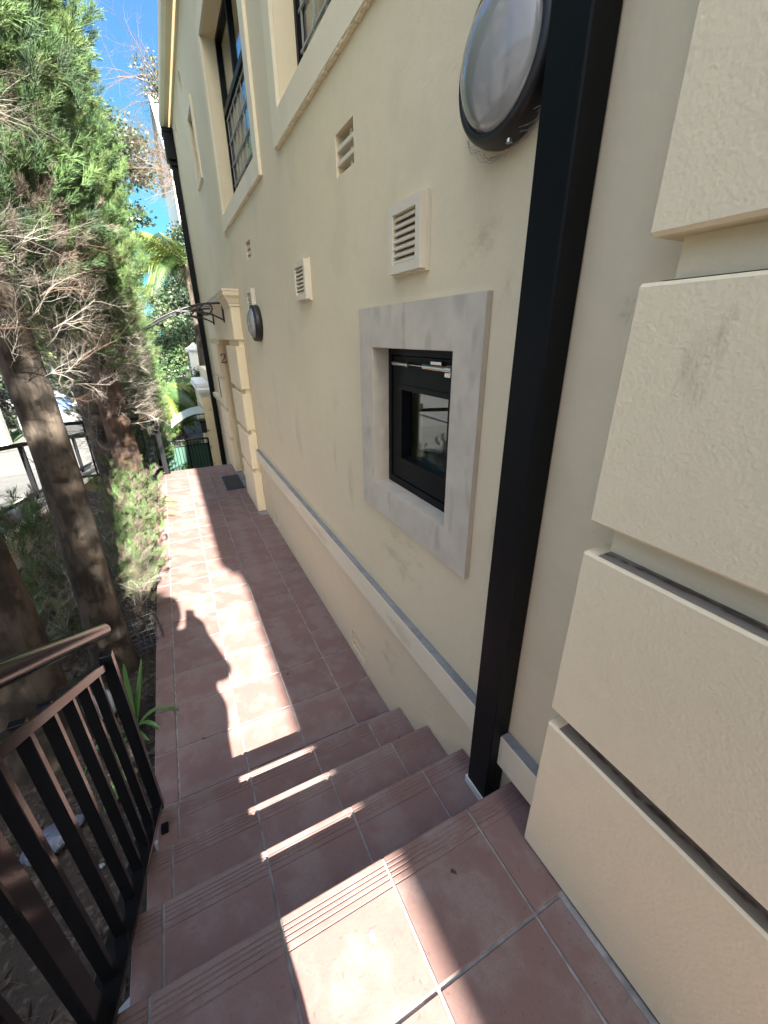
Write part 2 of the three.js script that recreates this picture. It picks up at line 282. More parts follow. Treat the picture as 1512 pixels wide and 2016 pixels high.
  // upper windows
  const upper = (name, u0, v0, u1, v1, bw, grid, transom) => {
    const g = new THREE.Group(); g.name = name; house.add(g);
    obj('surround', plate(rect(u0 - bw, v0 - bw, u1 + bw, v1 + bw), [rect(u0 + .002, v0 + .002, u1 - .002, v1 - .002)], .796, .8185), M.trim, g);
    const rag = rngOf(Math.round(u0 * 91)), drips = []; for (let u = u0 - bw; u < u1 + bw - .02; u += .017) { const h = .003 + rag() * .008; drips.push(bx(.797 + rag() * .006, v0 - bw - h, -u - .0172, .8185, v0 - bw + .001, -u)); }
    if (grid) obj('rough_edge', drips, M.trim, g);
    obj('frame', plate(rect(u0 + .001, v0 + .001, u1 - .001, v1 - .001), [rect(u0 + .032, v0 + .035, u1 - .032, v1 - .035)], .93, .985), M.black, g);
    if (transom) {
      const um = u0 + (u1 - u0) * .615; obj('sash_bar', [bx(.932, transom, -um - .018, .98, v1 - .03, -um + .018), bx(.925, transom - .028, -u1 + .03, .98, transom + .022, -u0 - .03)], M.black, g);
      for (const y of [transom - .05, 3.767, 3.592, 3.44]) obj('glazing_bar', bx(.942, y - .006, -u1 + .03, .9505, y + .006, -u0 - .03), M.bars, g);
      for (let u = u1 - .07; u > u0 + .05; u -= .18) obj('glazing_bar', bx(.943, v0 + .04, -u - .004, .9515, transom - .03, -u + .004), M.bars, g);
    }
    obj('glass_pane', bx(.955, v0 + .02, -u1 + .02, .959, v1 - .02, -u0 - .02), M.glass, g);
    obj('curtain', sheet2(u0, v0, u1, v1, 1.12), M.curtain, g);
  };
  function sheet2(u0, v0, u1, v1, x) { const g = new THREE.PlaneGeometry(u1 - u0, v1 - v0, 120, 1), p = g.attributes.position; for (let i = 0; i < p.count; i++) p.setZ(i, .025 * Math.sin(p.getX(i) * 48 + Math.sin(p.getX(i) * 9) * 2)); g.rotateY(-Math.PI / 2); g.translate(x, (v0 + v1) / 2, -(u0 + u1) / 2); g.computeVertexNormals(); return g; }
  upper('upper_window', 3.56, 3.19, 5.2, 4.52, .125, true, 3.99); upper('upper_window', 1.2, 3.20, 2.865, 4.52, .135, true, 3.99); upper('slot_window', 6.52, 3.9, 6.93, 4.52, .075, false, 0);
  obj('round_vent', plate(ring(7.28, 5.02, .11), [ring(7.28, 5.02, .098)], .815, .9), M.trim, house); obj('round_vent', plate(ring(8.75, 5.02, .11), [ring(8.75, 5.02, .098)], .815, .9), M.trim, house);

  // louvre vents on the wall: frame, backing, slats
  const louvre = (u0, v0, u1, v1, n) => {
    const g = new THREE.Group(); g.name = 'louvre_vent'; house.add(g);
    obj('vent_frame', [plate(rect(u0, v0, u1, v1), [rect(u0 + .03, v0 + .028, u1 - .03, v1 - .028)], .783, .8195), plate(rect(u0 - .006, v0 - .006, u1 + .006, v1 + .006), [rect(u0 + .004, v0 + .004, u1 - .004, v1 - .004)], .806, .8192)], M.vent, g);
    for (let i = 0; i < n; i++) { const s = cb(-.011, -.0035, -(u1 - u0) / 2 + .029, .011, .0035, (u1 - u0) / 2 - .029, .001), m = obj('slat', s, M.vent, g); m.position.set(.797, v0 + .028 + (v1 - v0 - .056) * (i + .5) / n, -(u0 + u1) / 2); m.rotation.z = .7; }
  };
  louvre(1.305, 2.26, 1.52, 2.462, 7); louvre(2.54, 2.258, 2.765, 2.455, 7); louvre(4.15, 2.262, 4.38, 2.45, 7);
  // terracotta style air bricks set in the wall
  const airbrick = (u0, v0, u1, v1, rows, cl, low) => {
    const g = new THREE.Group(); g.name = 'air_brick'; house.add(g);
    for (let i = 1; i < rows; i++) { const y = v0 + (v1 - v0) * i / rows; obj('bar', cb(.826, Math.max(v0, y - .009), -u1 + .001, .893, Math.min(v1, y + .009), -u0 - .001, .002), low ? M.wall : M.vent, g); }
    for (let i = 1; i < cl; i++) { const u = u0 + (u1 - u0) * i / cl; obj('bar', bx(.852, v0 + .001, -Math.min(u1, u + .012), .89, v1 - .001, -Math.max(u0, u - .012)), low ? M.wall : M.vent, g); }
  };
  airbrick(1.885, 2.695, 2.08, 2.84, 3, 2); airbrick(4.12, 2.69, 4.31, 2.815, 3, 2); airbrick(1.95, .055, 2.16, .19, 3, 2, true); airbrick(4.36, .055, 4.53, .17, 3, 2, true);
}
// a moulding with returns: profile of [overhang, y] round a box that stands against the wall
function moulding(prof, x0, x1, z0, z1) {
  const q = [], R = prof.map(([o, y]) => [[x1, y, z1 + o], [x0 - o, y, z1 + o], [x0 - o, y, z0 - o], [x1, y, z0 - o]]);
  for (let i = 0; i + 1 < R.length; i++) for (let k = 0; k < 3; k++) { const a = R[i][k], b = R[i][k + 1], c = R[i + 1][k + 1], d = R[i + 1][k]; q.push(...a, ...b, ...c, ...a, ...c, ...d); }
  for (const r of [R[0], R[R.length - 1]]) q.push(...r[0], ...r[1], ...r[2], ...r[0], ...r[2], ...r[3]);
  let g = new THREE.BufferGeometry(); g.setAttribute('position', new THREE.Float32BufferAttribute(q, 3)); g = planarUV(g); g.computeVertexNormals(); return g;
}
const cove = [[0, -.16], [.008, -.16], [.008, -.135], [.016, -.13], [.022, -.11], [.034, -.088], [.05, -.07], [.052, -.06], [.062, -.06], [.062, -.022], [.07, -.02], [.07, 0]];
// rusticated door surround: two pilasters of blocks, lintel, cornice; z0 is its near end
function portico(parent, z0, floor, lenA, gap, lenB, xf, rows, opts = {}) {
  const g = new THREE.Group(); g.name = 'door_surround'; parent.add(g);
  const runs = [[z0 - lenA, z0], [z0 - lenA - gap - lenB, z0 - lenA - gap]];
  for (const [a, b] of runs) {
    obj('pilaster_core', bx(xf + .045, floor - (opts.sink || 0), a + .03, WX - .001, floor + 2.30, b - .03), M.block, g);
    for (const [v0, v1] of rows) { if (v0 > 2) continue; obj('stone_block', cb(xf, floor + v0, a, WX - .0015, floor + v1, b, .006), M.block, g); }
  }
  obj('lintel', cb(xf, floor + 2.03, z0 - lenA - gap - lenB, WX - .0015, floor + 2.36, z0, .006), M.block, g);
  obj('cornice', moulding(cove.map(([o, y]) => [o, floor + 2.52 + y]), xf, WX - .001, z0 - lenA - gap - lenB, z0), M.trim, g);
  return g;
}
const rowsA = [[.002, .515], [.565, .985], [1.04, 1.455], [1.51, 1.965], [2.03, 2.36]];
{
  const p2 = portico(house, -5.05, 0, .81, 1.10, .8, .72, rowsA);
  // door recess
  obj('door_reveal', [bx(.765, .002, -6.985, 1.2, 2.03, -6.965), bx(.765, .002, -5.855, 1.2, 2.03, -5.835), bx(.825, 2.031, -6.96, 1.2, 2.05, -5.86)], M.block, house);
  const door = obj('door', [bx(1.16, .01, -6.95, 1.2, 2.03, -5.87)], M.black, house); obj('handle', bar(V(1.15, 1, -6.0), V(1.15, 1.0, -6.12), .01), M.steel, door);
  const font = await new FontLoader().loadAsync('fonts/droid/droid_serif_regular.typeface.json');
  const tg = new TextGeometry('2', { font, size: .135, depth: .008, curveSegments: 6 }); tg.translate(.745, 1.70, -6.962); obj('house_number', tg, std({ color: lin(.16, .12, .1), roughness: .5, metalness: .3 }), p2);
  obj('letter_slot', bx(.712, 1.16, -7.34, .721, 1.48, -7.31), M.plastic, p2);
  obj('window_sill', cb(.74, .98, -9.1, .8195, 1.06, -8.35, .006), M.trim, house);
  // near surround: blocks by the landing
  const g = new THREE.Group(); g.name = 'door_surround'; house.add(g);
  obj('pilaster_core', bx(.764, .4, -.468, .8185, 3.2, .55), M.block, g);
  const nb = [[.634, 1.137], [1.182, 1.639], [1.706, 2.135], [2.199, 2.63], [2.69, 3.03]];
  for (const [a, b] of nb) obj('stone_block', cb(.718, a, -.5, .8175, b, .58, .006), M.block, g);
  obj('cornice', moulding(cove.map(([o, y]) => [o, 3.2 + y]), .718, .8185, -.5, 2.5), M.trim, g);
  for (const [a, b] of nb) obj('stone_block', cb(.718, a, 1.62, .8175, b, 2.5, .006), M.block, g);
  obj('door', bx(1.02, .634, .602, 1.06, 2.7, 1.598), M.black, house);
  // mould lying on the ledges of the joints, ragged
  const mouldTex = tex(1024, (x, y) => { const w = nA(x, .3, 8, 4) - .5, c = Math.abs(y - .62 - .5 * w) / .34, a = nB(x, y * .06, 12, 5), f = nC(x, y * .06, 90, 3), d = step(.3, .58, .75 * a + .25 * f - .36 * c + .15 * nA(x, .7, 5, 2)); return mix([.22, .2, .165], [.05, .036, .025], d * (.5 + .5 * f)); }, 0, true, 64); mouldTex.repeat.set(1, 1);
  const mm = std({ map: mouldTex, roughness: 1, side: THREE.DoubleSide });
  [nb[0], nb[1], nb[2]].forEach(([, top], k) => { const p = new THREE.PlaneGeometry(1.0, .0405); const uv = p.attributes.uv; for (let i = 0; i < uv.count; i++) uv.setX(i, uv.getX(i) * .8 + k * .31); p.rotateX(-Math.PI / 2); p.rotateY(-Math.PI / 2); p.translate(.7435, top + .0012, .034); obj('mould', p, mm, g); });
}

{ // smudges and run marks on the render
  const smear = (seed, long) => { const n = noiseOf(seed); return tex(128, (x, y) => { const e = Math.min(1, 3 * Math.min(x, 1 - x, y, 1 - y)); return step(.42, .95, (n(x, y * (long ? .4 : 1), 5, 5) * .7 + .3 * n(x, y * (long ? .3 : 1), 34, 3)) * 1.0 + .25 * (e - .6)) * Math.min(1, e * 4) * .2; }, 0, false); };
  const al = [smear(501, true), smear(502, false), smear(503, false)]; al.forEach((t) => t.repeat.set(1, 1));
  const mt = al.map((t) => std({ color: lin(.12, .11, .085), alphaMap: t, transparent: true, roughness: 1 }));
  [[2.06, 1.30, .1, .42, .8192, 0], [2.3, 1.42, .06, .3, .8192, 0], [1.06, 2.29, .2, .12, .8192, 1], [.93, 2.17, .06, .09, .8192, 1], [.86, 1.5, .08, .3, .8192, 0], [1.5, 1.12, .5, .3, .8192, 2], [3.1, 1.4, .2, .5, .8192, 0], [.372, 2.02, .07, .16, .7172, 0], [.36, 2.05, .05, .11, .7172, 1], [1.4, .74, .4, .1, .7822, 0], [2.6, .74, .5, .1, .7822, 0], [.58, 2.1, .05, .06, .8192, 2], [1.6, .4, .3, .25, .8192, 2]].forEach(([u, v, w, h, x, k]) => { const p = new THREE.PlaneGeometry(w, h); p.rotateY(-Math.PI / 2); p.translate(x, v, -u); obj('stain', p, mt[k], house); });
}
// ---------------------------------------------------------------- next unit further down
const house2 = thing('neighbour_house', 'cream house front lower down past the walkway with white capped door surround', 'house');
{
  obj('wall', bx(.98, -1.82, -30, 1.2, 1.2, -10.22), M.wall, house2);
  obj('wall', bx(.9, -1.82, -11.9, .979, .2, -10.22), M.wall, house2);
  const g = new THREE.Group(); g.name = 'door_surround'; house2.add(g);
  for (const [a, b] of [[-12.9, -12.1], [-14.8, -14.0]]) { obj('pilaster_core', bx(.74, -1.8, a + .03, .979, .6, b - .03), M.block, g); for (const [v0, v1] of rowsA) obj('stone_block', cb(.69, -1.75 + v0, a, .978, -1.75 + v1, b, .006), M.block, g); }
  obj('lintel', bx(.7, .28, -14, .978, .6, -12.9), M.block, g);
  obj('cornice', moulding(cove.map(([o, y]) => [o * 1.2, .80 + y * 1.2]), .69, .978, -14.8, -12.1), M.white, g);
  obj('cap', cb(.62, .80, -14.7, .978, .92, -12.6, .02), M.white, g);
  const pier = thing('garden_pier', 'white capped pier wrapped in creeper beside the palm', 'pier', [.98, -1.8, -16.4]);
  obj('shaft', cb(-.2, 0, -.2, .2, 3.45, .2, .01), M.white, pier); obj('cap', [cb(-.27, 3.45, -.27, .27, 3.53, .27, .01), new THREE.ConeGeometry(.33, .16, 4).rotateY(Math.PI / 4).translate(0, 3.61, 0)], M.white, pier);
  const can = thing('door_canopy', 'milky arched canopy over the lower door beyond the gate', 'canopy', [.69, -.02, -12.75]);
  const arch = (x0, dz) => { const p = new THREE.PlaneGeometry(.86, 1.3, 16, 1), q = p.attributes.position; for (let i = 0; i < q.count; i++) { const t = (q.getX(i) + .43) / .86, z = q.getY(i); q.setXYZ(i, -.86 * (1 - t), .23 - .34 * Math.pow(Math.max(0, 1 - t), 2.2), z * dz); } p.computeVertexNormals(); return p; };
  obj('sheet', arch(0, 1), M.polyMilk, can); obj('bracket', [tube([V(0, .2, .63), V(-.3, .17, .63), V(-.6, .05, .63), V(-.86, -.12, .63)], .014, 6), bar(V(0, .0, .63), V(-.5, .1, .63), .012), bx(-.87, -.13, -.65, -.855, -.09, .65)], M.plastic, can);
  const box = thing('wall_box', 'black box fixed to the wall under the lower canopy', 'box', [.69, -.35, -12.3]); obj('case', cb(-.14, .02, -.16, 0, .36, .16, .01), M.plastic, box); obj('lid', cb(-.155, .3, -.17, 0, .345, .17, .006), M.black, box);
  // gate with shade cloth
  const gate = thing('garden_gate', 'dark metal gate lined with green mesh at the lower end', 'gate', [0, 0, -12.05]);
  obj('frame', [bar(V(-.62, -.455, 0), V(.66, -.455, 0), .022), bar(V(-.62, -.60, 0), V(.66, -.60, 0), .016), bar(V(-.62, -1.72, 0), V(.66, -1.72, 0), .02), bar(V(-.62, -1.78, 0), V(-.62, -.455, 0), .022), bar(V(.14, -1.72, .01), V(.14, -.455, .01), .02), bar(V(.66, -1.78, 0), V(.66, -.455, 0), .022)], M.rail, gate);
  for (let i = 0; i < 16; i++) obj('picket', bar(V(-.58 + i * .08, -1.72, .012), V(-.58 + i * .08, -.48, .012), .007, .007, 6), M.rail, gate);
  obj('mesh_screen', bx(-.6, -1.7, -.03, .64, -.62, -.027), M.mesh, gate);
}

// ---------------------------------------------------------------- things on the wall
{ // near downpipe
  const d = thing('downpipe', 'tall black rectangular downpipe standing on the step by the rusticated pilaster', 'downpipe', [.7825, .4725, -.75]);
  obj('pipe', cb(-.0375, .03, -.05, .036, 5.0, .05, .004), M.black, d);
  obj('foot_plate', cb(-.043, .001, -.056, .037, .034, .056, .002), M.zinc, d);
  obj('strap', [bx(.02, 3.2, -.075, .037, 3.23, .075)], M.black, d);
  const f = thing('downpipe', 'black downpipe with square rainhead at the far corner of the house', 'downpipe', [.765, -1.8, -9.5]);
  obj('pipe', cb(-.045, 0, -.05, .045, 6.6, .05, .005), M.black, f); obj('rainhead', [cb(-.1, 6.62, -.14, .05, 7.03, .14, .008), cb(-.115, 6.98, -.155, .05, 7.04, .155, .006), cb(-.07, 6.55, -.09, .05, 6.63, .09, .006)], M.black, f);
  for (const y of [2.4, 4.6]) obj('strap', bx(.02, y, -.08, .046, y + .03, .08), M.black, f);
}
function wallLight(label, z, y) {
  const l = thing('wall_light', label, 'light', [WX, y, z], 0);
  const lathe = (pts, seg = 64) => { const g = new THREE.LatheGeometry(pts.map(([r, h]) => new THREE.Vector2(r, h)), seg); g.rotateZ(Math.PI / 2); return g; }; // axis -> -x
  obj('rim', lathe([[0, .002], [.144, .002], [.149, .01], [.151, .028], [.148, .048], [.142, .059], [.133, .064], [.125, .062], [.122, .052]]), M.plastic, l);
  obj('lens', lathe([[.124, .052], [.1215, .062], [.116, .071], [.102, .084], [.08, .095], [.052, .102], [.025, .1055], [0, .1065]]), M.lens, l);
  obj('tray', lathe([[0, .03], [.12, .03], [.12, .034], [0, .034]], 32), M.white, l);
  obj('bulb', new THREE.CapsuleGeometry(.016, .13, 6, 16).translate(-.06, 0, .0), M.white, l);
  obj('screw', [bar(V(-.035, -.152, .03), V(-.035, -.144, .03), .008)], M.steel, l);
  return l;
}
wallLight('large round bulkhead light with frosted lens beside the near downpipe', -.957, 2.61);
wallLight('round bulkhead light farther along the wall just before the door surround marked 2', -4.12, 2.17);
{ // cobweb threads on the near light
  const r = rngOf(9), l = [], c = V(.80, 2.61, -.957); for (let i = 0; i < 26; i++) { const a = -2.6 + r() * 2.1, b = a + .12 + r() * .3, p = (t, x, rr) => V(x, c.y + Math.sin(t) * rr, c.z + Math.cos(t) * rr); l.push(tube([p(a, .77 + r() * .04, .158), p((a + b) / 2, .79, .164 + r() * .012), p(b, .79 + r() * .025, .158)], .0005, 3, 6)); }
  tag(obj('cobweb', l, std({ color: lin(.3, .28, .26), roughness: 1 })), 'dusty grey cobweb threads clinging under the large wall light', 'cobweb');
}
{ // awning over the far door
  const a = thing('door_awning', 'clear curved awning on black brackets above the door marked 2', 'awning', [.72, 2.43, -6.15]);
  const arc = (t) => [-.90 * t, -.005 - .285 * Math.pow(t, 2.0)];
  const p = new THREE.PlaneGeometry(1, 1.14, 18, 1), q = p.attributes.position; for (let i = 0; i < q.count; i++) { const [x, y] = arc(q.getX(i) + .5); q.setXYZ(i, x, y + .012, q.getY(i)); } p.computeVertexNormals(); obj('sheet', p, M.poly, a);
  for (const z of [.55, -.55]) obj('bracket', [tube([0, .25, .5, .75, 1].map((t) => { const [x, y] = arc(t); return V(x, y, z); }), .012, 6), bx(-.018, -.21, z - .015, .0, .02, z + .015), tube([V(0, -.19, z), V(-.16, -.12, z), V(-.3, -.1, z), V(-.55, -.1, z)], .011, 6), tube([V(-.16, 0, z), V(-.12, -.06, z), V(-.18, -.13, z), V(-.3, -.1, z)], .009, 6), bar(V(-.3, -.1, z), V(-.2, -.015, z), .008)], M.plastic, a);
  for (const t of [0, .5, 1]) { const [x, y] = arc(t); obj('cross_bar', bx(x - .015, y - .012, -.57, x + .01, y + .012, .57), M.plastic, a); }
}
{ const m = thing('door_mat', 'dark brown doormat with black border outside door 2', 'mat', [.625, .0035, -6.42]);
  obj('pile', cb(-.1, 0, -.26, .09, .012, .26, .003), M.mat, m); obj('border', plate(rect(-.345, -.155, .345, .094), [rect(-.262, -.102, .262, .09)], 0, .009).rotateZ(-Math.PI / 2).translate(0, .0095, 0), M.matEdge, m); }

// ---------------------------------------------------------------- railings
{
  const r = thing('stair_railing', 'black metal stair railing with round handrail beside the steps', 'railing');
  const hy = (z) => 1.03 + .585 * (z + 1.62), sl = Math.atan(.585);
  const hr = new THREE.CapsuleGeometry(.0275, 2.25, 8, 24); hr.rotateX(Math.PI / 2 - sl); hr.translate(-.40, hy(-.63), -.63); obj('handrail', hr, M.rail, r);
  const slab = (x0, x1, h, z0, z1, fy) => { const L = Math.hypot(z1 - z0, .575 * (z1 - z0)), g = cb(x0, -h / 2, -L / 2, x1, h / 2, L / 2, .0025); g.rotateX(-Math.atan(.575)); g.translate(0, fy((z0 + z1) / 2), (z0 + z1) / 2); return g; };
  const y2 = (z) => .954 + .61 * (z + 1.534), yb = (z) => .25 + .57 * (z + 1.36);
  obj('top_bar', slab(-.418, -.382, .03, -1.5, .3, (z) => .974 + .575 * (z + 1.5) - .012), M.rail, r);
  obj('bottom_bar', slab(-.437, -.366, .014, -1.46, .3, yb), M.rail, r);
  for (let i = 0; i < 12; i++) { const z = -1.352 + i * .123; if (Math.abs(z + .636) < .07) continue; obj('baluster', cb(-.415, yb(z), z - .01, -.385, y2(z) - .012, z + .01, .0015), M.rail, r); }
  obj('post', cb(-.405, .152, -1.505, -.365, 1.02, -1.465, .003), M.rail, r);
  obj('post_foot', cb(-.375, .152, -1.39, -.347, .172, -1.35, .002), M.rail, r);
  obj('post', cb(-.412, .5, -.667, -.388, hy(-.64) - .01, -.607, .003), M.rail, r);
  const f = thing('end_railing', 'black railing panel at the far left end of the walkway', 'railing', [-.31, 0, -7.42]);
  obj('post', cb(-.035, .002, -.03, .035, .97, .03, .004), M.rail, f); obj('top_rail', [cb(-1.2, .90, -.035, .035, .945, .025, .004)], M.rail, f); obj('bottom_rail', cb(-1.2, .1, -.015, -.035, .13, .015, .003), M.rail, f);
  for (const x of [-.1, -.22, -.34, -.46, -.58, -.7, -.82, -.94]) obj('baluster', bx(x - .012, .13, -.008, x + .012, .9, .008), M.rail, f);
  obj('post', cb(-1.23, -.1, -.03, -1.17, .97, .03, .004), M.rail, f);
  obj('base_plate', bx(-.06, .001, -.06, .06, .008, .06), M.rail, f);
  const d = thing('driveway_fence', 'black post and rail fence along the edge of the bright driveway', 'fence');
  const fy = (z) => -.095 - .155 * (Math.min(12.9, -z) - 6.72), zz = [-26, -12.9, -1.2, 6];
  for (let i = 0; i < 3; i++) { const a = zz[i], b = zz[i + 1], Y = (z) => fy(Math.min(z, -1.2)); for (const [h, t, w] of [[.10, .05, .045], [.87, .06, .06]]) obj('rail', sheet([-2.2 - w / 2, -2.2 + w / 2], [a, b], (x, z) => Y(z) + h + t / 2, t), M.rail, d); }
  for (const z of [-25.7, -22.15, -18.6, -15.05, -11.5, -7.95, -4.4, -.85, 2.7]) obj('post', cb(-2.232, fy(Math.min(z, -1.2)) - .12, z - .032, -2.168, fy(Math.min(z, -1.2)) + .88, z + .032, .004), M.rail, d);
}

// ---------------------------------------------------------------- vegetation
const Y3 = V(0, 1, 0), quat = (d) => new THREE.Quaternion().setFromUnitVectors(Y3, d);
function tris(list) { const g = new THREE.BufferGeometry(), p = new Float32Array(list.length * 9); list.forEach((t, i) => t.forEach((v, k) => { p[i * 9 + k * 3] = v.x; p[i * 9 + k * 3 + 1] = v.y; p[i * 9 + k * 3 + 2] = v.z; })); g.setAttribute('position', new THREE.BufferAttribute(p, 3)); g.computeVertexNormals(); return g; }
const sideOf = (d, r) => { const s = V(r() - .5, r() - .5, r() - .5).cross(d); return s.lengthSq() < 1e-6 ? V(1, 0, 0) : s.normalize(); };
// a feathery juniper spray about 1 unit long, growing along +y
function makeSpray(seed, n, open, w) {
  const r = rngOf(seed), out = [];
  for (let i = 0; i < n; i++) {
    const t = .08 + .92 * i / n, a = r() * 6.28, e = open * (.6 + .7 * r()), d = V(Math.cos(a) * Math.sin(e), Math.cos(e), Math.sin(a) * Math.sin(e)), o = V((r() - .5) * .05, t * .7, (r() - .5) * .05), L = (.34 + .2 * r()) * (1 - .45 * t);
    for (let k = 0; k < 6; k++) {
      const s = .15 + .85 * k / 6, p = o.clone().addScaledVector(d, L * s), f = d.clone().add(V(r() - .5, r() - .3, r() - .5).multiplyScalar(.9)).normalize(), b = sideOf(f, r).multiplyScalar(w * (.7 + .6 * r())), l = (.13 + .1 * r()) * (1.1 - .3 * s);
      out.push([p.clone().sub(b), p.clone().add(b), p.clone().addScaledVector(f, l)]);
    }
    const b = sideOf(d, r).multiplyScalar(w * .8); out.push([o.clone().sub(b), o.clone().add(b), o.clone().addScaledVector(d, L)]);
  }
  return tris(out);
}
const sprayFine = [1, 2, 3].map((s) => makeSpray(s, 34, .52, .008)), sprayWide = [4, 5].map((s) => makeSpray(s, 20, .7, .02));
function scatter(name, geos, mat, list, parent) { // list of [pos, dir, scale, color]
  const q = new THREE.Quaternion(), m = new THREE.Matrix4(), tw = new THREE.Quaternion();
  geos.forEach((g, gi) => {
    const mine = list.filter((_, i) => i % geos.length === gi), im = new THREE.InstancedMesh(g, mat, mine.length);
    mine.forEach(([p, d, s, c, spin], i) => { q.copy(quat(d)); tw.setFromAxisAngle(Y3, spin ?? i * 2.4); q.multiply(tw); m.compose(p, q, typeof s === 'number' ? V(s, s, s) : s); im.setMatrixAt(i, m); im.setColorAt(i, c); });
    im.name = parent === scene ? numbered(name) : name; im.userData.kind = 'stuff'; shade(im); parent.add(im);
  });
}
const G = { green: [.042, .1, .026], light: [.085, .15, .038], yellow: [.105, .13, .042], dark: [.02, .04, .014], blue: [.03, .066, .03], brown: [.08, .056, .037], tan: [.18, .152, .115] };
const col = (a, b, t, k = 1) => { const m = mix(G[a], G[b], t).map((v) => v * k); return lin(...m); };
// dead, bare branching twig about 1 unit long along +y
function makeTwig(seed, depth, n0) {
  const r = rngOf(seed), parts = [];
  const grow = (p, d, L, rad, lv) => {
    let q = p, dir = d.clone(); const seg = 3;
    for (let i = 0; i < seg; i++) {
      const dn = dir.clone().add(V(r() - .5, r() - .38, r() - .5).multiplyScalar(.75)).normalize(), e = q.clone().addScaledVector(dn, L / seg), ra = rad * (1 - .22 * i), rb = rad * (1 - .22 * (i + 1));
      parts.push(bar(q, e, ra, rb, 3, false));
      if (lv < depth && (i > 0 || lv === 0)) for (let k = 0; k < (lv === 0 ? n0 : lv === 1 ? 3 : 2); k++) { const s = sideOf(dn, r), nd = dn.clone().multiplyScalar(.75).addScaledVector(s, .65 + .35 * r()).normalize(); grow(e.clone().lerp(q, r() * .7), nd, L * (.42 + .25 * r()), rb * .62, lv + 1); }
      q = e; dir = dn;
    }
  };
  grow(V(0, 0, 0), V(0, 1, 0), .75, .0105, 0);
  const g = merge(parts); g.deleteAttribute('uv'); return planarUV(g);
}
const twigs = [31, 32, 33, 34].map((s) => makeTwig(s, 3, 3));
function trunkGeo(seed, h, r0, r1, lean = [0, 0], flare = .35) {
  const n = noiseOf(seed), RS = 28, HS = Math.ceil(h / .06), pos = [], uv = [], idx = [];
  for (let j = 0; j <= HS; j++) for (let i = 0; i <= RS; i++) {
    const t = j / HS, a = i / RS * Math.PI * 2, y = t * h, ridge = .16 * (n((i % RS) / RS, t, 8, 4) - .5) + .1 * (n((i % RS) / RS, t * .3, 16, 2) - .5);
    const r = (r0 + (r1 - r0) * t) * (1 + ridge + flare * Math.exp(-y / .16) * (1 + .35 * Math.sin(a * 4 + seed)));
    pos.push(Math.cos(a) * r + lean[0] * t + .03 * Math.sin(y * 1.4 + seed), y, Math.sin(a) * r + lean[1] * t); uv.push(i / RS, y / 1.6);
  }
  for (let j = 0; j < HS; j++) for (let i = 0; i < RS; i++) { const a = j * (RS + 1) + i, b = a + 1, c = a + RS + 1, d = c + 1; idx.push(a, c, b, b, c, d); }
  const g = new THREE.BufferGeometry(); g.setAttribute('position', new THREE.Float32BufferAttribute(pos, 3)); g.setAttribute('uv', new THREE.Float32BufferAttribute(uv, 2)); g.setIndex(idx); g.computeVertexNormals(); return g;
}
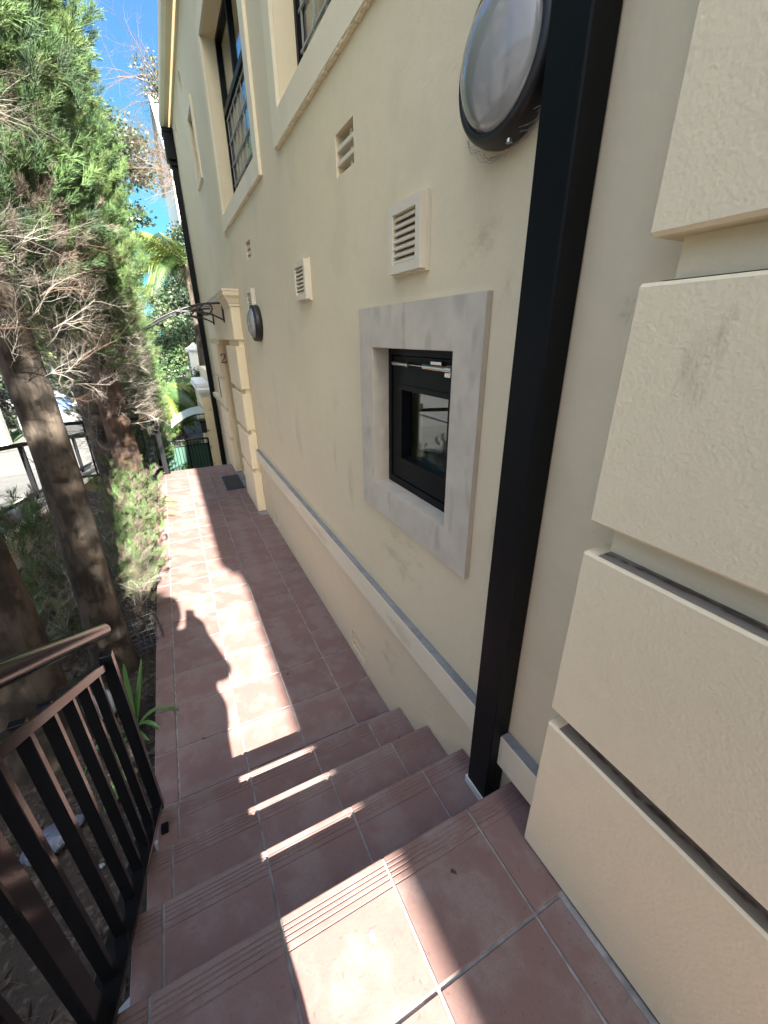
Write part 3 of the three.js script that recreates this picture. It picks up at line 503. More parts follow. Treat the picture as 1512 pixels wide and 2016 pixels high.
// a columnar conifer: trunk(s), boughs of feathery sprays, dry and bare ones low down
function conifer(o) {
  const t = thing(o.name || 'conifer_tree', o.label, 'tree', [o.x, o.y0, o.z], 0, o.group), r = rngOf(o.seed), H = o.top;
  obj('trunk', trunkGeo(o.seed, H * .9, o.r, o.rt || .03, o.lean || [0, 0]), M.bark[o.bark || 0], t);
  const list = [], dead = [], nB = o.boughs, up = V(0, 1, 0);
  for (let b = 0; b < nB; b++) {
    const f = Math.pow((b + .5) / nB, 1.0), h = o.crown + (H - o.crown) * f, a = b * 2.39996 + r() * .7, taper = Math.min(1, .55 + (h - o.crown) * .7) * Math.pow(Math.max(0, 1 - Math.pow(f, o.cone || 3.2)), .6);
    const R = o.R * (.62 + .42 * r()) * Math.max(.12, taper), rad = V(Math.cos(a), 0, Math.sin(a));
    const tip = rad.clone().multiplyScalar(R).setY(h + (r() - .5) * .2), low = clamp(1 - (h - o.crown) / (o.dry || .8)), main = rad.clone().multiplyScalar(.62).addScaledVector(up, .8).normalize();
    const tone = r(), clump = .5 + .5 * r();
    for (let k = 0; k < o.per; k++) {
      const q = V((r() + r() + r() - 1.5), (r() + r() + r() - 1.5) * 1.35, (r() + r() + r() - 1.5)).multiplyScalar(o.size * 1.0), p = tip.clone().add(q.multiplyScalar(o.spread || 1.15));
      const rr = Math.hypot(p.x, p.z), inner = clamp(1.15 - rr / Math.max(.05, R)); const d = main.clone().add(V(r() - .5, r() - .5, r() - .5).multiplyScalar(.9)).addScaledVector(q, .7 / o.size * .4).normalize();
      const dry = r() < low * .5 + inner * .1;
      const c = dry ? col('brown', 'tan', r(), .55 + .6 * r()) : tone < .3 ? col('light', 'yellow', r() * .6, .85 + .4 * r()) : tone < .85 ? col('green', 'light', .25 + .75 * r(), .85 + .5 * r()) : col('green', 'blue', r(), .9 + .4 * r());
      list.push([p, d, o.size * (dry ? .75 : 1) * (.8 + .5 * r()), c]);
    }
  }
  scatter('crown', o.coarse ? sprayWide : sprayFine, M.spray, list, t);
  for (let b = 0; b < (o.dead || 0); b++) {
    const a = o.deadAz ? o.deadAz[0] + r() * (o.deadAz[1] - o.deadAz[0]) : r() * 6.28, h = o.deadY[0] + r() * (o.deadY[1] - o.deadY[0]), d = V(Math.cos(a), -.1 + .75 * r(), Math.sin(a)).normalize();
    const m = obj('dead_branch', twigs[b % 4], r() < .82 ? M.twig : M.twigDark, t); const s = (o.deadL || .55) * (.65 + .6 * r());
    m.position.set(Math.cos(a) * o.R * .5, h, Math.sin(a) * o.R * .5); m.quaternion.copy(quat(d)); m.scale.set(s * .8, s, s * .8); dead.push(m);
  }
  for (let b = 0; b < (o.stubs || 0); b++) { const a = r() * 6.28, h = .3 + r() * (o.crown - .2), m = obj('dead_branch', twigs[b % 4], M.twigDark, t); m.position.set(Math.cos(a) * o.r * .9, h, Math.sin(a) * o.r * .9); m.quaternion.copy(quat(V(Math.cos(a), -.2 + r() * .8, Math.sin(a)).normalize())); const s = .18 + r() * .25; m.scale.set(s * .6, s, s * .6); }
  return t;
}
const GC = 'conifers in the row along the walkway';
conifer({ x: -.70, z: -2.9, y0: -.14, r: .12, rt: .045, top: 6.2, crown: 2.6, R: .52, boughs: 190, per: 26, size: .14, seed: 301, dry: .6, dead: 46, deadY: [1.95, 2.75], deadL: .33, stubs: 14, label: 'nearest tall conifer with bare straight trunk between handrail end and driveway', group: GC });
conifer({ x: -1.02, z: -2.35, y0: -.14, r: .17, rt: .08, top: 6.0, crown: 2.75, R: .55, boughs: 150, per: 24, size: .145, seed: 302, dry: .7, dead: 40, deadY: [2.2, 3.1], deadL: .46, stubs: 5, label: 'dark trunked conifer at the left edge behind the handrail', group: GC });
conifer({ x: -.78, z: -5.5, y0: -.14, r: .15, top: 6.4, crown: 2.15, rt: .08, R: .66, boughs: 210, per: 24, size: .15, seed: 303, dry: .6, dead: 90, deadY: [1.2, 2.8], deadL: .42, stubs: 8, label: 'thick grey trunked conifer beside an orange trunk in the garden bed', group: GC });
conifer({ x: -.55, z: -5.2, y0: -.14, r: .14, top: 6.4, crown: 2.0, rt: .08, R: .36, boughs: 170, per: 22, size: .14, seed: 304, bark: 1, dry: .6, dead: 50, deadY: [1.45, 2.5], deadL: .32, deadAz: [-.6, 2.4], stubs: 8, label: 'orange barked conifer behind the sunlit juniper bush', group: GC });
conifer({ x: -.92, z: -8.5, y0: -.5, r: .14, top: 6.7, crown: 1.2, R: .70, boughs: 210, per: 24, size: .155, seed: 305, dry: .9, label: 'green conifer beside the end railing', group: GC });
conifer({ x: -.95, z: -10.2, y0: -1.2, r: .14, top: 7.3, crown: 1.0, R: .70, boughs: 180, per: 16, size: .18, seed: 306, dry: .7, label: 'green conifer just past the end railing', group: GC });
conifer({ x: -1.0, z: -11.6, y0: -1.75, r: .15, top: 7.6, crown: 1.0, R: .72, boughs: 180, per: 16, size: .2, seed: 307, dry: .5, label: 'farthest conifer of the row, beside the green mesh gate', group: GC });
conifer({ x: -.93, z: 2.3, y0: -.1, r: .15, top: 6.3, crown: .5, R: .78, cone: 1.5, boughs: 210, per: 16, size: .26, seed: 308, dry: .3, coarse: true, label: 'conifer standing behind the photographer on the left', group: GC });
conifer({ x: -1.75, z: 4.0, y0: .3, r: .15, top: 6.5, crown: .5, R: .9, boughs: 160, per: 16, size: .26, seed: 309, dry: .3, coarse: true, label: 'conifer by the driveway far behind the photographer', group: GC });

// juniper shoots by the walkway
function bush(name, label, o) {
  const t = thing(name, label, o.cat || 'shrub', [0, 0, 0]), r = rngOf(o.seed), list = [];
  for (let i = 0; i < o.n; i++) {
    const c = o.centres[Math.floor(r() * o.centres.length)], q = V(r() + r() + r() - 1.5, r() + r() + r() - 1.5, r() + r() + r() - 1.5).multiply(V(c[3], c[4], c[5])), p = V(c[0], c[1], c[2]).add(q), d = V(q.x * 1.5 + .25, .8 + r() * .5, q.z * 1.2 + .1).add(V(r() - .5, r() - .5, r() - .5).multiplyScalar(.8)).normalize(), u = r();
    list.push([p, d, o.size * (.7 + .6 * r()), u < o.dry ? col('brown', 'tan', r(), .7 + .5 * r()) : u < .6 ? col('green', 'light', r(), .95 + .4 * r()) : col('light', 'tan', r() * .7, .9 + .3 * r())]);
  }
  scatter('foliage', sprayFine, M.spray, list, t);
  for (const c of o.centres) for (let k = 0; k < (o.tw || 2); k++) { const m = obj('stem', twigs[Math.floor(r() * 4)], M.twig, t); m.position.set(c[0] + (r() - .5) * c[3] * 2 - .05, Math.max(-.05, c[1] - c[4] * 1.2), c[2] + (r() - .5) * c[5] * 2); m.quaternion.copy(quat(V(.4 * (r() - .2), 1, r() - .4).normalize())); const s = (.4 + .3 * r()) * (o.tl || 1); m.scale.set(s, s, s); }
  return t;
}
bush('juniper_bush', 'low sunlit feathery juniper bush spilling along the walkway edge', { n: 1500, size: .115, seed: 21, dry: .3, tw: 7, tl: .8, centres: [[-.52, .26, -3.38, .11, .12, .1], [-.52, .32, -3.6, .14, .2, .2], [-.56, .44, -4.0, .18, .26, .3], [-.6, .52, -4.5, .21, .28, .35], [-.6, .5, -5.1, .21, .26, .35], [-.62, .3, -5.7, .18, .18, .35], [-.72, .2, -6.3, .14, .14, .3]] });
bush('shaded_shrub', 'dark shaded feathery shrub between the trunks by the driveway fence', { n: 260, size: .2, seed: 22, dry: .3, dark: true, tw: 4, centres: [[-1.25, .1, -3.9, .22, .3, .3], [-1.35, .45, -4.3, .22, .3, .25], [-1.1, -.02, -3.4, .2, .15, .25]] });
bush('seedling', 'small pale sprig growing between the trunks behind the handrail', { n: 9, size: .12, seed: 23, dry: .3, tw: 1, tl: .5, centres: [[-.92, .12, -2.95, .05, .04, .05]] });
bush('ground_sprig', 'tiny pale green sprig in the soil seen between the balusters', { n: 8, size: .09, seed: 24, dry: 0, tw: 1, tl: .3, centres: [[-.62, -.02, -1.78, .04, .03, .05]] });
{ // strap leaved plant
  const leafStrip = (p0, dir, L, w, droop, up) => { const n = 12, P = [], side = V(-dir.z, 0, dir.x).normalize(); for (let i = 0; i <= n; i++) { const t = i / n, y = up * t - droop * t * t, c = p0.clone().addScaledVector(dir, L * t).add(V(0, y, 0)), ww = w * Math.sin(Math.PI * Math.min(.98, .12 + .86 * t)) ** .6; P.push([c.clone().addScaledVector(side, ww), c.clone().add(V(0, -ww * .45, 0)), c.clone().addScaledVector(side, -ww)]); } const o = []; for (let i = 0; i < n; i++) for (let k = 0; k < 2; k++) { o.push([P[i][k], P[i + 1][k], P[i + 1][k + 1]], [P[i][k], P[i + 1][k + 1], P[i][k + 1]]); } const g = tris(o); return planarUV(g); };
  const t = thing('strap_leaf_plant', 'green strap leaved plant drooping onto the walkway tiles near the railing', 'plant', [-.565, -.1, -2.22]);
  for (const [a, L, w, dr, up] of [[.2, .29, .013, .45, .52], [.75, .28, .014, .52, .52], [-2.0, .17, .017, .05, .46], [-1.35, .12, .018, 0, .42], [-1.0, .2, .016, .02, .4], [2.6, .3, .016, .5, .45], [1.4, .36, .016, .5, .42], [-.3, .3, .014, .5, .42], [1.0, .2, .013, .3, .2], [2.0, .34, .015, .4, .3]]) obj('leaf', leafStrip(V(0, .0, 0), V(Math.cos(a), 0, Math.sin(a)), L, w, dr, up), M.strap, t);
  const t2 = thing('grass_tuft', 'thin grass blades arching over the tile edge beyond the juniper bush', 'grass', [-.5, 0, -5.6]);
  const r = rngOf(61); for (let i = 0; i < 16; i++) obj('blade', leafStrip(V((r() - .5) * .1, 0, (r() - .5) * .9), V(.8, 0, r() - .5).normalize(), .25 + .15 * r(), .004 + .003 * r(), .32 + .1 * r(), .32 + .1 * r()), M.strap, t2);
  const t3 = thing('broad_leaf_seedling', 'single bright broad leaf beside the far railing post', 'plant', [-.6, -.08, -1.95]);
  obj('leaf', leafStrip(V(0, .02, 0), V(.4, 0, .9).normalize(), .16, .035, .05, .12), M.strap, t3); obj('leaf', leafStrip(V(-.02, .0, .1), V(-.3, 0, .9).normalize(), .12, .03, .03, .06), M.strap, t3);
}
{ // soil litter
  const r = rngOf(71), list = [], n = noiseOf(5); const leaf = tris([[V(-.25, 0, 0), V(.25, 0, 0), V(.1, .5, .12)], [V(-.25, 0, 0), V(.1, .5, .12), V(-.12, .55, -.05)], [V(-.12, .55, -.05), V(.1, .5, .12), V(0, 1, 0)]]), stick = bar(V(0, 0, 0), V(0, 1, 0), .025, .018, 4);
  const place = (L) => { const x = -.46 - r() * 1.2, z = .3 - r() * 7.5; return [V(x, bedY(z) + .09 * (n((x + 2) / 4, (z + 12) / 16, 24, 4) - .5) + .004 - (x < -.5 ? 0 : .02), z), V(r() - .5, .12 * (r() - .2), r() - .5).normalize(), L]; };
  const grp = structGroup('leaf_litter', 'dead leaves and twigs lying on the soil'); grp.userData = { kind: 'stuff', label: 'dead leaves and twigs lying on the dark soil' };
  for (let i = 0; i < 2600; i++) { const [p, d, s] = place(.03 + .05 * r()); list.push([p, d, V(s * .7, s, s), col('brown', 'tan', r(), .25 + .45 * r())]); } scatter('dead_leaf', [leaf], M.spray, list, grp);
  const l2 = []; for (let i = 0; i < 700; i++) { const [p, d, s] = place(.05 + .12 * r()); l2.push([p, d, V(s * .35, s, s * .35), col('brown', 'tan', r(), .3 + .5 * r())]); } scatter('fallen_twig', [stick], M.spray, l2, grp);
}
{ // wire basket, rock, litter
  const w = thing('wire_basket', 'black wire mesh basket at the walkway edge under the juniper', 'basket', [-.54, -.06, -3.0], .2), l = [];
  for (let i = 0; i <= 7; i++) { const t = -.14 + i * .04; l.push(bar(V(t, 0, .1), V(t, .18, .1), .0022, .0022, 4), bar(V(t, 0, -.1), V(t, .18, -.1), .0022, .0022, 4), bar(V(t, 0, -.1), V(t, 0, .1), .0022, .0022, 4)); }
  for (let i = 0; i <= 4; i++) { const y = i * .045; l.push(bar(V(-.14, y, .1), V(.14, y, .1), .0022, .0022, 4), bar(V(-.14, y, -.1), V(.14, y, -.1), .0022, .0022, 4), bar(V(.14, y, -.1), V(.14, y, .1), .0022, .0022, 4), bar(V(-.14, y, -.1), V(-.14, y, .1), .0022, .0022, 4)); }
  for (let i = 0; i <= 4; i++) { const z = -.1 + i * .05; for (const x of [-.14, .14]) l.push(bar(V(x, 0, z), V(x, .18, z), .0022, .0022, 4)); l.push(bar(V(-.14, 0, z), V(.14, 0, z), .0022, .0022, 4)); }
  obj('wire_mesh', l, std({ color: lin(.12, .12, .13), roughness: .4, metalness: .3 }), w);
  const rock = (s, seed, f) => { const g = new THREE.IcosahedronGeometry(1, 3), p = g.attributes.position, n = noiseOf(seed); for (let i = 0; i < p.count; i++) { const v = V(p.getX(i), p.getY(i), p.getZ(i)); const k = 1 + f * (n((v.x + 2) / 5, (v.y * .7 + v.z + 3) / 7, 6, 3) - .5); p.setXYZ(i, v.x * k * s[0], v.y * k * s[1], v.z * k * s[2]); } g.computeVertexNormals(); return planarUV(g); };
  const rk = tag(obj('rock', rock([.11, .09, .08], 3, .9), M.stone), 'pale grey rock lying under the end of the handrail', 'rock'); rk.position.set(-.74, .0, -2.42);
  const pl = tag(obj('plastic_bag', rock([.1, .045, .06], 4, 1.6), std({ color: lin(.11, .13, .18), roughness: .5 })), 'crumpled bluish white plastic bag lying in the dark soil', 'litter'); pl.position.set(-.86, -.06, -1.72); pl.rotation.y = .5;
  const sk = tag(obj('wood_offcut', cb(-.012, 0, -.07, .012, .014, .07, .002), M.stone), 'short pale offcut lying by the bottom rail of the railing', 'offcut'); sk.position.set(-.555, -.075, -.96); sk.rotation.y = -1.1;
  const pp = thing('irrigation_pipe', 'glossy black bent pipe in the lower left corner beside the landing', 'pipe'); obj('pipe', tube([V(-.66, -.05, -.95), V(-.6, .15, -.75), V(-.52, .36, -.5), V(-.5, .42, -.1), V(-.5, .4, .6)], .035, 14, 40), M.rail, pp);
  const r = rngOf(8); for (let i = 0; i < 4; i++) { const m = tag(obj('pebble', rock([.012, .009, .01], 30 + i, .8), M.stone), ['small white pebble on the soil closest to the lower post of the railing', 'white pebble lying second along the railing foot', 'white pebble lying alone in the middle of the dark soil', 'pale pebble nearest the landing edge on the soil'][i], 'pebble', 'white pebbles below the railing'); m.position.set(-.5 - r() * .25, -.075, -1.7 + i * .2); }
}
{
  const r = rngOf(19), sh = new THREE.Shape(); for (let i = 0; i < 22; i++) { const a = i / 22 * 6.283, q = .006 + .009 * r() * r(); i ? sh.lineTo(Math.cos(a) * q, Math.sin(a) * q * 1.5) : sh.moveTo(q, 0); }
  const g = new THREE.ExtrudeGeometry(sh, { depth: .0008, bevelEnabled: false }); g.rotateX(-Math.PI / 2); const m = tag(obj('bird_dropping', planarUV(g), M.white), 'small white splash mark on the sunlit landing tile', 'mark'); m.position.set(.205, .6312, -.505);
  const lf = (x, y, z, a, label) => { const q = tag(obj('fallen_leaf', tris([[V(-.006, .002, 0), V(.006, .001, 0), V(.003, .004, .014)], [V(-.006, .002, 0), V(.003, .004, .014), V(-.003, .001, .02)]]), std({ color: lin(.06, .04, .03), roughness: 1, side: THREE.DoubleSide })), label, 'leaf'); q.position.set(x, y, z); q.rotation.y = a; };
  lf(.47, .631, -.53, .7, 'tiny dark leaf scrap on the upper landing tile near the grooves'); lf(.34, 0.001, -2.15, 2, 'tiny dark leaf scrap on the shaded walkway'); lf(-.2, .001, -1.9, 1.1, 'tiny dark leaf scrap on the walkway at the foot of the steps'); lf(.72, .159, -1.3, .2, 'tiny dark leaf scrap on the lowest step near the wall');
}
// broad leaved trees: clusters of small leaves, gaps between
function leafCluster(seed, n, L) { const r = rngOf(seed), o = []; for (let i = 0; i < n; i++) { const p = V(r() + r() - 1, r() + r() - 1, r() + r() - 1).multiplyScalar(.5), d = V(r() - .5, r() - .7, r() - .5).normalize(), s = sideOf(d, r).multiplyScalar(L * .28), e = p.clone().addScaledVector(d, L), m = p.clone().addScaledVector(d, L * .45); o.push([p, m.clone().add(s), e], [p, e, m.clone().sub(s)]); } return tris(o); }
const clusters = [leafCluster(1, 46, .2), leafCluster(2, 46, .17)];
function broadTree(label, p, o) {
  const t = thing(o.name || 'tree', label, o.cat || 'tree', p), r = rngOf(o.seed), list = [];
  if (o.trunk) { obj('trunk', trunkGeo(o.seed, o.h * .8, o.trunk, o.trunk * .4), M.bark[0], t); const bl = []; for (let i = 0; i < 9; i++) { const a = r() * 6.28, y = o.h * (.35 + .4 * r()); bl.push(tube([V(0, y, 0), V(Math.cos(a) * o.rx * .4, y + o.h * .1, Math.sin(a) * o.rx * .4), V(Math.cos(a) * o.rx * .8, y + o.h * .16, Math.sin(a) * o.rx * .8)], o.trunk * .22, 5, 8)); } obj('limb', bl, M.bark[0], t); }
  for (let b = 0; b < o.blobs; b++) {
    const c = V(r() + r() - 1, r() + r() - 1, r() + r() - 1), k = Math.max(.001, c.length()); if (k > 1) c.multiplyScalar(1 / k); c.multiply(V(o.rx, o.ry, o.rx)).add(V(0, o.h, 0)); const tone = r();
    for (let i = 0; i < o.per; i++) { const q = V(r() + r() - 1, (r() + r() - 1) * .7, r() + r() - 1).multiplyScalar(o.blob); list.push([c.clone().add(q), V(r() - .5, r(), r() - .5).normalize(), o.s * (.7 + .6 * r()), lin(...mix(o.c1, o.c2, clamp(tone + .5 * (r() - .5))).map((v) => v * (.8 + .4 * r())))]); }
  }
  scatter(o.part || 'crown', clusters, M.leaf, list, t); return t;
}
broadTree('grey green leafy tree rising behind the conifer row', [-1.6, -1.8, -21], { seed: 51, trunk: .25, h: 9.2, rx: 2.6, ry: 2.6, blobs: 40, per: 12, blob: .55, s: .75, c1: [.035, .065, .035], c2: [.06, .09, .045] });
broadTree('dark leafy tree behind the palm', [1.6, -1.8, -22], { seed: 52, trunk: .3, h: 5.6, rx: 3.0, ry: 3.0, blobs: 60, per: 12, blob: .6, s: .75, c1: [.025, .05, .03], c2: [.07, .11, .05] });
broadTree('dense dark tree low behind the lower garden', [.0, -1.8, -19], { seed: 53, trunk: .2, h: 2.4, rx: 1.5, ry: 2.0, blobs: 46, per: 12, blob: .4, s: .55, c1: [.025, .05, .02], c2: [.09, .15, .05] });
broadTree('bright green garden shrub above the lower canopy', [.15, -1.7, -15.2], { name: 'garden_shrub', cat: 'shrub', part: 'foliage', seed: 54, h: 1.5, rx: .7, ry: .75, blobs: 22, per: 9, blob: .22, s: .36, c1: [.06, .15, .03], c2: [.17, .27, .06] });
broadTree('dark creeper covering the white garden pier', [.95, -1.8, -16.1], { name: 'creeper', cat: 'plant', part: 'foliage', seed: 55, h: 2.2, rx: .32, ry: .9, blobs: 14, per: 6, blob: .16, s: .3, c1: [.03, .06, .02], c2: [.07, .12, .04] });
broadTree('leafy hedge growing behind the green mesh gate', [-.05, -1.8, -12.9], { name: 'hedge', cat: 'hedge', part: 'foliage', seed: 56, h: .5, rx: .95, ry: .8, blobs: 40, per: 10, blob: .2, s: .3, c1: [.025, .06, .02], c2: [.09, .16, .05] });
broadTree('dark hedge across the driveway at the far left', [-6.6, -1.1, -19.6], { name: 'hedge', cat: 'hedge', part: 'foliage', seed: 57, h: 1.6, rx: 2.3, ry: 2.3, blobs: 70, per: 10, blob: .5, s: .6, c1: [.015, .03, .012], c2: [.03, .055, .02] });
broadTree('pale sunlit tree beyond the parked car', [-5.2, -1.1, -29], { seed: 58, trunk: .25, h: 5.2, rx: 3.2, ry: 3.0, blobs: 46, per: 12, blob: .7, s: .95, c1: [.1, .18, .05], c2: [.22, .3, .09] });
broadTree('distant green tree at the end of the driveway', [-10.5, -1.1, -34], { seed: 59, trunk: .3, h: 5.5, rx: 4.2, ry: 3.5, blobs: 50, per: 12, blob: .9, s: 1.1, c1: [.05, .1, .03], c2: [.13, .2, .06] });
{ // sparse flowering tree above the roof
  const t = broadTree('sparse tree with crooked bare branches above the gutter', [2.2, -1.8, -17], { seed: 60, trunk: .18, h: 10.2, rx: 1.35, ry: 2.1, blobs: 34, per: 7, blob: .35, s: .36, c1: [.05, .065, .04], c2: [.08, .09, .055] });
  const r = rngOf(66); for (let i = 0; i < 16; i++) { const m = obj('bare_branch', twigs[i % 4], M.twigDark, t), a = 2.3 + r() * 2.2; m.position.set(Math.cos(a) * .5, 7.6 + r() * 3, Math.sin(a) * .5); m.quaternion.copy(quat(V(Math.cos(a), .1 + r() * .6, Math.sin(a)).normalize())); const s = 1.2 + r() * 1.1; m.scale.set(s * 1.3, s, s * 1.3); }
}
{ // palm
  const p = thing('palm_tree', 'golden green palm with arching fronds behind the house corner', 'palm', [1.12, -1.8, -15.6]), r = rngOf(81);
  obj('trunk', trunkGeo(83, 5.9, .13, .09, [0, 0], .3), M.bark[0], p);
  const frond = (seed, L, droop, hang) => { const q = rngOf(seed), o = [], n = 44, P = (t) => V(0, L * (.62 * t - droop * t * t), L * (.85 * t - .1 * t * t)); for (let i = 3; i < n; i++) { const t = i / n, c = P(t), T = P(t + .02).sub(c).normalize(), N = V(1, 0, 0); for (const s of [-1, 1]) { const l = L * .3 * Math.sin(Math.PI * Math.min(.97, .12 + t * .82)) ** .7, d = N.clone().multiplyScalar(s * .72).addScaledVector(T, .6).add(V(0, -hang * (.4 + .5 * t) + (q() - .5) * .2, 0)).normalize(), m = c.clone().addScaledVector(d, l * .5), e = c.clone().addScaledVector(d, l).add(V(0, -l * .22, 0)), w = T.clone().multiplyScalar(.013 * L / 1.8); o.push([c.clone().sub(w), c.clone().add(w), m.clone().add(w)], [c.clone().sub(w), m.clone().add(w), m.clone().sub(w)], [m.clone().sub(w), m.clone().add(w), e]); } } const g = planarUV(tris(o)), st = planarUV(new THREE.TubeGeometry(new THREE.CatmullRomCurve3([0, .25, .5, .75, 1].map(P)), 14, .014, 5).toNonIndexed()); return mergeGeometries([g, st]); };
  const fr = [frond(1, 2.0, .75, .75), frond(2, 2.2, .35, .5), frond(3, 1.9, 1.15, .9)];
  const dirs = [[-1.5, 1], [-2.4, 1], [-.7, 1], [-1.2, 2], [-1.75, 2], [-1.35, 0], [-2.2, 0], [-.9, 2], [-.4, 1], [.4, 0], [1.2, 1], [2.0, 2], [2.7, 1], [-2.9, 0], [-1.6, 1], [-1.05, 1], [-2.0, 2], [3.1, 0]];
  dirs.forEach(([a, k], i) => { const m = obj('frond', fr[k], i % 3 === 1 ? M.frondDark : M.frond, p); m.position.set(0, 5.75 + r() * .25, 0); m.rotation.y = a; });
  const c = thing('palm_tree', 'small palm with dark fronds low beside the conifer row', 'palm', [-.35, -1.8, -14.8]); obj('trunk', trunkGeo(84, 2.2, .08, .06), M.bark[0], c);
  for (let i = 0; i < 12; i++) { const m = obj('frond', fr[i % 3], i % 2 ? M.frondDark : M.frond, c); m.position.set(0, 2.1 + r() * .3, 0); m.rotation.y = i * 2.4; m.scale.setScalar(.8); }
}

// ---------------------------------------------------------------- across the driveway
{
  const n = thing('opposite_house', 'pale rendered house across the driveway on the far left', 'house');
  obj('wall', plate(rect(-9, -1.6, 13.5, 4.2), [rect(1.0, .9, 2.6, 2.3), rect(5.2, .55, 7.4, 2.2), rect(9.6, .2, 11.2, 1.6)], -8.4, -8.1), std({ color: lin(.66, .66, .64), roughness: .9, bumpMap: stipple, bumpScale: .002 }), n);
  obj('roof', [cb(-9.3, 4.2, -13.9, -7.6, 4.4, 9.4, .02)], M.roof, n);
  for (const [a, b, c, d] of [[1.0, .9, 2.6, 2.3], [5.2, .55, 7.4, 2.2], [9.6, .2, 11.2, 1.6]]) { const g = new THREE.Group(); g.name = 'window'; n.add(g); obj('frame', [plate(rect(a, b, c, d), [rect(a + .07, b + .07, c - .07, d - .07)], -8.2, -8.13), plate(rect((a + c) / 2 - .03, b, (a + c) / 2 + .03, d), [], -8.2, -8.14)], M.black, g); obj('pane', plate(rect(a, b, c, d), [], -8.24, -8.22), phy({ color: lin(.03, .035, .04), roughness: .03 }), g); }
  obj('column', cb(-5.2, -1.3, -17.2, -4.9, 2.2, -16.8, .02), M.white, n);
  obj('porch_beam', bx(-8.1, 2.2, -17.3, -4.8, 2.5, -16.7), M.white, n);
  struct(obj('lawn', bx(-9, -1.3, -19, -4.9, -1.0, -17.4), M.lawn));
  const far = thing('white_gable_building', 'white gabled building end glimpsed above the far gutter', 'building'); obj('wall', plate([[24, -1.8], [31, -1.8], [31, 9.6], [27.5, 12.4], [24, 9.6]], [], 1.75, 2.2), M.white, far); obj('roof', [sheet([1.6, 8], [-27.7, -23.8], (x, z) => 9.5 + (-23.8 - z) * .8, .12), sheet([1.6, 8], [-31.2, -27.7], (x, z) => 9.5 + (z + 31.2) * .86, .12)], M.palest, far); obj('end_wall', bx(2.2, -1.8, -24.4, 8, 9.4, -24.05), M.white, far);
}
{ // parked car seen past the trunk
  const c = thing('parked_car', 'silver white hatchback with blue tinted windows parked on the driveway', 'car', [-3.62, -1.08, -18.9], 0), paint = phy({ color: lin(.3, .32, .35), roughness: .3, clearcoat: 1, clearcoatRoughness: .05, metalness: .3 }), dk = std({ color: lin(.012, .012, .013), roughness: .6 }), gl = phy({ color: lin(.05, .1, .22), roughness: .04, clearcoat: 1 });
  const s = new THREE.Shape([[-2, .3], [2.02, .3], [2.06, .55], [2.02, .86], [1.75, 1.0], [1.58, 1.42], [1.3, 1.5], [0, 1.52], [-.45, 1.42], [-1.05, 1.0], [-1.9, .84], [-2.05, .6]].map(([a, b]) => new THREE.Vector2(a, b)));
  const g = new THREE.ExtrudeGeometry(s, { depth: 1.56, bevelEnabled: true, bevelSize: .08, bevelThickness: .09, bevelSegments: 4 }); g.translate(0, 0, -.78); g.rotateY(-Math.PI / 2); obj('body', planarUV(g), paint, c); // length along +z
  obj('rear_window', (() => { const q = cb(-.62, -.21, -.02, .62, .21, .02, .01); q.rotateX(-.38); q.translate(0, 1.2, 1.77); return q; })(), gl, c);
  for (const x of [-.86, .86]) obj('side_window', plate([[-1.4, 1.02], [.9, 1.02], [.42, 1.42], [-1.2, 1.42]], [], x - .02, x + .02), gl, c);
  obj('bumper', cb(-.84, .22, 2.0, .84, .52, 2.2, .04), dk, c); obj('number_plate', cb(-.26, .62, 2.13, .26, .74, 2.16, .005), M.white, c);
  for (const x of [-.68, .68]) obj('tail_lamp', cb(x - .12, .72, 2.06, x + .12, .9, 2.15, .02), std({ color: lin(.4, .38, .38), roughness: .2 }), c);
  for (const [x, z] of [[-.78, 1.25], [.78, 1.25], [-.78, -1.3], [.78, -1.3]]) { const w = obj('wheel', new THREE.TorusGeometry(.25, .085, 10, 24).rotateY(Math.PI / 2), dk, c); w.position.set(x, .31, z); obj('rim', new THREE.CylinderGeometry(.2, .2, .12, 20).rotateZ(Math.PI / 2), M.steel, w); }
}

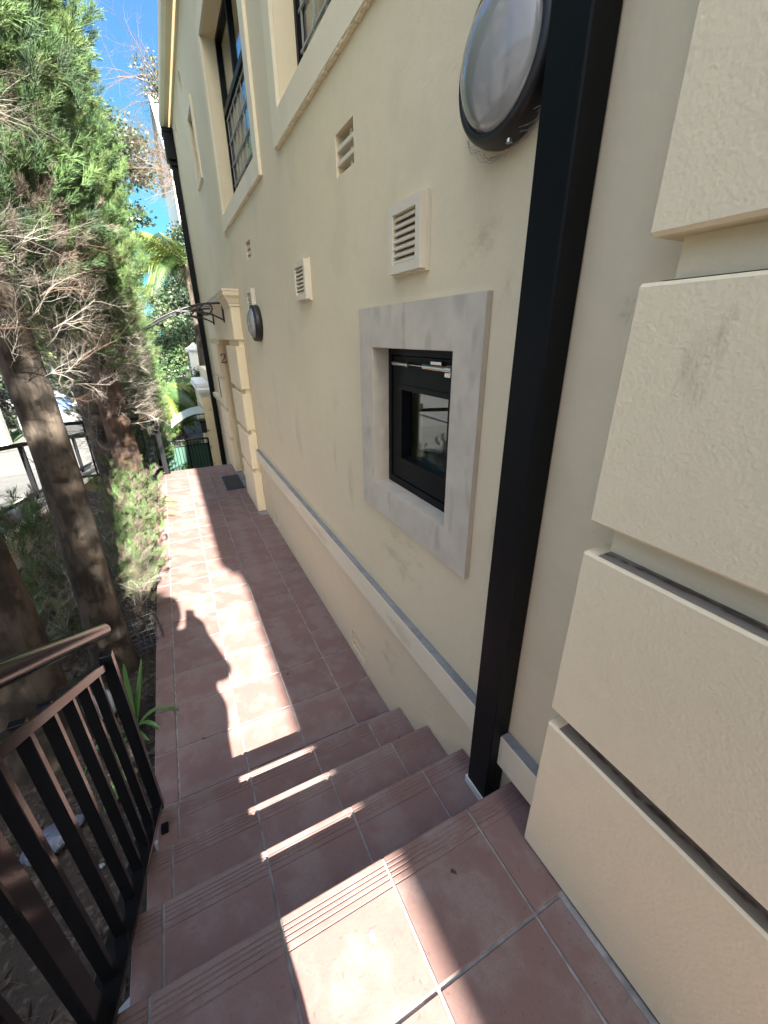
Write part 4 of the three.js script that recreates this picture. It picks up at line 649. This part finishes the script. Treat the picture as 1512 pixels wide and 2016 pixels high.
// ---------------------------------------------------------------- the photographer, whose shadow falls on the steps
{
  const pz = .30, px = -.155, gy = .63, P = (x, y, z) => V(px + x, gy + y, pz + z);
  const B = { head: [P(.02, 1.60, -.02), P(.02, 1.68, -.02), .095, .1], jaw: [P(.02, 1.55, -.06), P(.02, 1.62, -.03), .06, .085], neck: [P(0, 1.42, 0), P(.02, 1.55, 0), .06, .055],
    chest: [P(-.11, 1.26, 0), P(.11, 1.26, 0), .15, .15], sh: [P(-.17, 1.39, 0), P(.17, 1.39, 0), .065, .065], belly: [P(-.07, 1.02, 0), P(.07, 1.02, 0), .15, .15], hip: [P(-.09, .9, 0), P(.1, .9, 0), .14, .14],
    lt: [P(-.09, .88, 0), P(-.08, .48, -.02), .11, .078], ls: [P(-.08, .48, -.02), P(-.08, .08, .03), .07, .05], rt: [P(.11, .88, 0), P(.12, .48, -.02), .11, .078], rs: [P(.12, .48, -.02), P(.13, .08, .03), .062, .04],
    lf: [P(-.08, .05, .05), P(-.1, .04, -.16), .042, .036], rf: [P(.13, .05, .05), P(.15, .04, -.16), .042, .036],
    lua: [P(-.19, 1.38, 0), P(-.28, 1.1, .0), .055, .045], lla: [P(-.28, 1.1, 0), P(-.02, 1.335, -.215), .042, .028], rua: [P(.19, 1.38, 0), P(.29, 1.11, .0), .055, .045], rla: [P(.29, 1.11, 0), P(.215, 1.33, -.205), .042, .028],
    lp: [P(-.02, 1.335, -.215), P(.03, 1.37, -.245), .03, .024], rp: [P(.215, 1.33, -.205), P(.205, 1.37, -.24), .03, .024] };
  const ft = [], H = (a, b) => ft.push([a, b, .009, .0075]);
  for (let i = 0; i < 4; i++) { H(P(.03, 1.35 + i * .018, -.245), P(.052, 1.352 + i * .018, -.262)); H(P(.205, 1.35 + i * .018, -.24), P(.192, 1.352 + i * .018, -.262)); H(P(.052, 1.352 + i * .018, -.262), P(.07, 1.352 + i * .018, -.268)); H(P(.192, 1.352 + i * .018, -.262), P(.176, 1.352 + i * .018, -.268)); }
  H(P(0, 1.35, -.23), P(.05, 1.39, -.235)); H(P(.215, 1.35, -.22), P(.19, 1.39, -.235));
  const mesher = (bones, inflate, res, k) => {
    const lo = V(1e9, 1e9, 1e9), hi = V(-1e9, -1e9, -1e9); for (const [a, b, r0, r1] of bones) for (const [p, r] of [[a, r0], [b, r1]]) { lo.min(p.clone().addScalar(-r - inflate - .06)); hi.max(p.clone().addScalar(r + inflate + .06)); }
    const c = lo.clone().add(hi).multiplyScalar(.5), half = Math.max(hi.x - lo.x, hi.y - lo.y, hi.z - lo.z) / 2, mc = new MarchingCubes(res, new THREE.MeshBasicMaterial(), false, false, 400000); mc.isolation = 0;
    const ab = bones.map(([a, b, r0, r1]) => [a.x, a.y, a.z, b.x - a.x, b.y - a.y, b.z - a.z, a.distanceToSquared(b), r0, r1]);
    for (let z = 0; z < res; z++) for (let y = 0; y < res; y++) for (let x = 0; x < res; x++) {
      const X = c.x + (x / res * 2 - 1) * half, Yv = c.y + (y / res * 2 - 1) * half, Z = c.z + (z / res * 2 - 1) * half; let s = 0;
      for (const q of ab) { const dx = X - q[0], dy = Yv - q[1], dz = Z - q[2], t = Math.min(1, Math.max(0, (dx * q[3] + dy * q[4] + dz * q[5]) / q[6])), d = Math.hypot(dx - t * q[3], dy - t * q[4], dz - t * q[5]) - (q[7] + (q[8] - q[7]) * t) - inflate; s += Math.exp(-d * k); }
      mc.field[x + y * res + z * res * res] = Math.log(Math.max(1e-30, s)) / k;
    }
    mc.update(); const n = mc.count ?? mc.geometry.drawRange.count, g = new THREE.BufferGeometry(), pa = mc.positionArray.slice(0, n * 3), na = mc.normalArray.slice(0, n * 3); for (let i = 0; i < n; i++) { pa[i * 3] = pa[i * 3] * half + c.x; pa[i * 3 + 1] = pa[i * 3 + 1] * half + c.y; pa[i * 3 + 2] = pa[i * 3 + 2] * half + c.z; }
    g.setAttribute('position', new THREE.BufferAttribute(pa, 3)); g.setAttribute('normal', new THREE.BufferAttribute(na, 3)); return planarUV(g);
  };
  const who = thing('person', 'person in dark shirt and trousers holding up a phone behind the camera', 'person'), skin = std({ color: lin(.42, .26, .19), roughness: .6 });
  obj('body', mergeGeometries([mesher(Object.values(B), 0, 110, 55), mesher([B.lp, B.rp, ...ft], 0, 80, 320)]), skin, who);
  obj('shirt', mesher([B.chest, B.sh, B.belly, B.lua, B.rua], .014, 80, 45), std({ color: lin(.03, .04, .07), roughness: .9 }), who);
  obj('trousers', mesher([B.hip, B.lt, B.ls, B.rt, B.rs], .014, 80, 45), std({ color: lin(.03, .03, .035), roughness: .9 }), who);
  obj('shoes', mesher([B.lf, B.rf], .012, 60, 90), std({ color: lin(.02, .02, .02), roughness: .6 }), who);
  obj('hair', mesher([[P(.02, 1.66, .02), P(.02, 1.71, -.01), .1, .095]], .006, 40, 60), std({ color: lin(.03, .02, .015), roughness: .8 }), who);
  const ph = thing('phone', 'black phone held by the person taking the photograph', 'phone', [0, 0, 0]);
  const bd = cb(-.02, -.13, .006, .055, .02, .0135, .003); bd.applyMatrix4(new THREE.Matrix4().makeRotationFromEuler(camera.rotation)); bd.translate(0, 2.06, 0); obj('case', bd, M.plastic, ph);
}

renderer.render(scene, camera);
